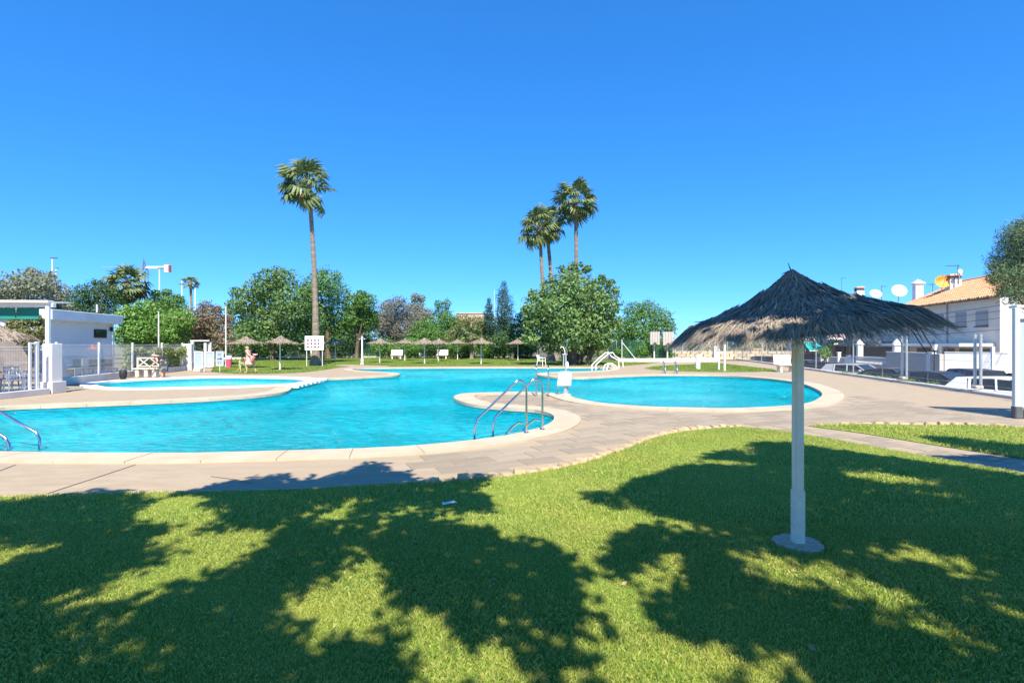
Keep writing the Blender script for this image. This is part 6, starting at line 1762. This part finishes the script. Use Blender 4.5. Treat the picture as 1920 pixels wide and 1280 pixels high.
# 3: child in green
L3 = G(450.5, 699.2)
J = dict(pelvis=(.02, 0, .42), chest=(-.02, 0, .63), neck=(-.01, 0, .74), head=(.02, 0, .83), face=(-.9, -.3, 0),
 shl=(-.01, .09, .68), ell=(.08, .14, .56), wrl=(.18, .10, .50), shr=(-.01, -.10, .68), elr=(.08, -.15, .58), wrr=(.20, -.10, .60),
 hil=(.02, .05, .39), knl=(-.10, .06, .26), anl=(-.26, .06, .08), toel=(-.12, 0, -.05), hir=(.02, -.05, .39), knr=(.05, -.06, .22), anr=(.05, -.06, .05), toer=(-.13, 0, -.03))
p3 = body('small child in neon green swimwear stepping along beside the person in pink', L3, J, .62)
hair(p3, (.02, 0, .83), (0, 0, 1), (.3, 0, .1), .105, M_hairfair, .05, .75)
skin_mesh('swimsuit', [(.02, 0, .36, .10), (.01, 0, .48, .105), (-.02, 0, .61, .095)], [(0, 1), (1, 2)], M_greensuit, p3)

# ================================================================== TREES BEHIND THE VIEWER (their shade lies on the near lawn)
SHADE = [
 [(-900,1000),(-200,960),(0,946),(60,940),(110,930),(140,923),(210,921),(255,930),(278,945),(310,935),(330,925),(420,906),(520,892),(560,901),(600,897),(650,886),(680,873),(688,866),(722,872),(718,886),(760,890),(790,906),(840,906),(900,892),(912,900),(893,920),(920,950),(915,985),(940,1012),(1040,1030),(1088,1075),(1060,1105),(1085,1130),(1060,1175),(1120,1215),(1060,1235),(1110,1290),(1000,1400),(900,1900),(-1500,1900)],
 [(1020,1045),(1075,1056),(1110,1082),(1060,1078)], [(990,1075),(1085,1098),(1078,1112),(980,1095)], [(1060,1140),(1135,1178),(1128,1188),(1045,1160)], [(1000,1195),(1060,1236),(1105,1275),(1085,1284),(1030,1245),(985,1210)], [(960,1215),(1004,1258),(990,1272),(945,1232)],
 [(1095,932),(1200,920),(1192,908),(1250,885),(1300,872),(1400,876),(1430,880),(1415,868),(1310,860),(1330,850),(1375,846),(1420,855),(1408,836),(1430,829),(1480,832),(1600,850),(1720,866),(1920,893),(2400,960),(3000,1100),(3000,1900),(1300,1900),(1330,1290),(1290,1240),(1255,1190),(1225,1150),(1215,1112),(1170,1100),(1143,1075),(1140,1025),(1160,1005),(1230,985),(1300,990),(1340,995),(1290,985),(1200,962),(1150,952)],
 [(1720,820),(1790,822),(1860,832),(1920,836),(2200,860),(2200,890),(1920,868),(1880,852),(1790,838)], [(1760,857),(1850,855),(1920,862),(1920,884),(1850,874)]]
LIT = [
 [(232,983),(290,935),(375,930),(388,955),(340,977),(290,986)], [(275,1030),(340,987),(390,960),(412,965),(392,987),(330,1018)],
 [(120,1150),(200,1110),(250,1075),(320,1048),(358,1012),(420,998),(505,998),(495,1012),(470,1042),(440,1070),(350,1092),(270,1108),(220,1132)],
 [(518,1162),(555,1132),(562,1093),(600,1107),(642,1082),(635,1043),(680,1048),(724,1058),(715,1100),(727,1150),(762,1138),(768,1172),(720,1187),(660,1192),(610,1208),(570,1182),(550,1162)],
 [(748,1197),(790,1158),(834,1163),(852,1200),(880,1222),(930,1205),(960,1200),(1000,1250),(1010,1300),(820,1300),(768,1240)],
 [(-60,1040),(0,1033),(85,1028),(62,1046),(0,1062),(-60,1080)], [(118,1220),(165,1192),(215,1168),(200,1186),(140,1216)], [(205,1222),(255,1208),(240,1224)],
 [(572,966),(590,954),(602,962),(590,972)], [(612,978),(650,944),(662,950),(640,970)], [(720,966),(770,952),(775,958),(740,970)], [(812,975),(832,956),(836,972),(822,980)], [(855,968),(900,966),(902,986),(870,984)], [(515,990),(540,980),(536,990)], [(634,992),(655,986),(656,994)], [(690,998),(708,994),(706,1004)], [(915,1045),(930,1040),(930,1052)],
 [(1188,1078),(1230,1060),(1272,1048),(1276,1076),(1245,1097),(1213,1107)], [(1392,1046),(1440,1040),(1500,1073),(1532,1108),(1492,1117),(1440,1092)], [(1505,1060),(1560,1060),(1680,1118),(1745,1163),(1805,1203),(1830,1226),(1700,1170),(1640,1154),(1560,1114)],
 [(1636,1030),(1700,1028),(1795,1050),(1762,1058),(1650,1038)], [(1786,1070),(1842,1082),(1838,1090),(1800,1084)], [(1615,893),(1640,890),(1722,903),(1700,908),(1640,902)], [(1868,1140),(1925,1160),(1930,1178),(1880,1154)], [(1730,925),(1790,930),(1780,935)],
 [(1268,1210),(1310,1195),(1345,1200),(1385,1232),(1405,1300),(1275,1300)], [(1430,1213),(1490,1228),(1515,1300),(1440,1300)], [(1225,968),(1290,982),(1335,992),(1300,998),(1230,980)],
 [(1150,932),(1180,954),(1298,971),(1300,958),(1200,937)], [(1336,905),(1372,902),(1380,918),(1345,922)]]
def grow(pl):
    a_ = abs(area2([Vector(q) for q in pl])); c_ = np.mean(np.array(pl), 0); k_ = 1.75 if a_ < 900 else (1.35 if a_ < 3000 else 1.06)
    return [tuple(c_+(np.array(q)-c_)*k_) for q in pl]
LIT = [grow(pl) for pl in LIT[:-2]]+LIT[-2:]
n = 460000
X = rng.uniform(-13, 13, n); Y = rng.uniform(1.0, 10.2, n)
px_, py_ = 960+F*X/Y, HORIZON+EYE*F/Y
ins = np.zeros(n, bool)
for pl in SHADE: ins |= inside_np(px_, py_, pl)
MG = .0+.17*rng.random(n)**2
for pl in LIT:
    for dx, dy in ((0, 0), (MG, 0), (-MG, 0), (0, MG), (0, -MG)):
        Yq = Y+dy; ins &= ~inside_np(960+F*(X+dx)/Yq, HORIZON+EYE*F/Yq, pl)
ins &= (np.abs(X) < Y*1.05+1.5)
# small natural gaps
gap = (np.sin(X*5.3+np.sin(Y*4.1)*1.7)*np.sin(Y*6.1+np.sin(X*3.7)*2.1) > .86) & (rng.random(n) < .94)
ins &= ~gap
X, Y = X[ins], Y[ins]
keep = rng.random(len(X)) < min(1, 54000/len(X)); X, Y = X[keep], Y[keep]
X = X+rng.normal(0, .06, len(X)); Y = Y+rng.normal(0, .08, len(X))
zmin = np.maximum(4.2, (1.7+.66*Y)/1.548+.7)
Z = zmin+rng.random(len(X))**1.3*2.8*(.75+.25*np.sin(X*1.1))
k_ = Z/SUN_DIR.z
Pn = np.stack([X+SUN_DIR.x*k_, Y+SUN_DIR.y*k_, Z], 1)
N = unit(np.array(SUN_DIR)+.75*rng.normal(size=Pn.shape))
which = np.digitize(Pn[:, 0], [-4.6, .9, 5.6])
L_shade = leafmat('leaf_shade_tree', [(0.11, 0.20, 0.045), (0.16, 0.28, 0.06), (0.22, 0.34, 0.08)], .5, .6)
LAB = ['broad-leaved tree shading the lawn on the terrace side', 'leafy tree shading the lawn and deck edge near the smooth concrete', 'leafy tree shading the thatched parasol', 'broad-leaved tree shading the lawn beside the grey booth']
BX = [-7.6, -1.9, 3.1, 8.2]
for k in range(4):
    sel = which == k
    b_ = Vector((BX[k], -4.2-.4*(k % 2), 0))
    t = thing('shade_tree', LAB[k], 'tree', b_, 0, 'trees standing behind the near lawn')
    quads_mesh('crown', leaf_quads(Pn[sel], N[sel], .155, .10)-np.array(b_), L_shade, t)
    mb = MB(); fork = Vector((0, .6, 3.6))
    mb.tube([(0, 0, -.1), (0, .02, .3), (.06, .25, 2.0), fork], [.34, .24, .2, .18], 10)
    idx = np.flatnonzero(sel)
    for q in rng.choice(idx, 5):
        e_ = Vector([float(c) for c in Pn[q]])-b_; e_.z += .5
        limb(mb, fork, e_, .05, .008, .28)
    mb.build('trunk', M_trunk, t, True)

# ---- small litter of the lawn: dry leaves and a scrap of paper
nl = 130
X = rng.uniform(-7, 7, nl); Y = rng.uniform(2.8, 9.5, nl)
k = inside_np(X, Y, [(p[0], p[1]) for p in lawn_poly]); X, Y = X[k], Y[k]
Pn = np.stack([X, Y, np.full(len(X), .036)], 1)
N = unit(np.array([0, 0, 1])+.45*rng.normal(size=Pn.shape))
tag(quads_mesh('fallen_leaves', leaf_quads(Pn, N, .055, .03), leafmat('dry_leaf', [(.30, .20, .09), (.42, .30, .14), (.22, .15, .08)], .8, .1)), 'dry leaves scattered over the near lawn', 'leaves', kind='stuff')
pp_ = G(842, 943, .04)
t = thing('paper_scrap', 'small pale scrap of paper lying in the grass near the deck edge', 'paper', pp_, .4)
MB().add([(-.08, -.03, 0), (.01, -.04, .012), (.08, -.02, .004), (.06, .04, .015), (-.03, .03, .006), (-.07, .025, .012)], [(0, 1, 4, 5), (1, 2, 3, 4)]).build('sheet', M_white, t)
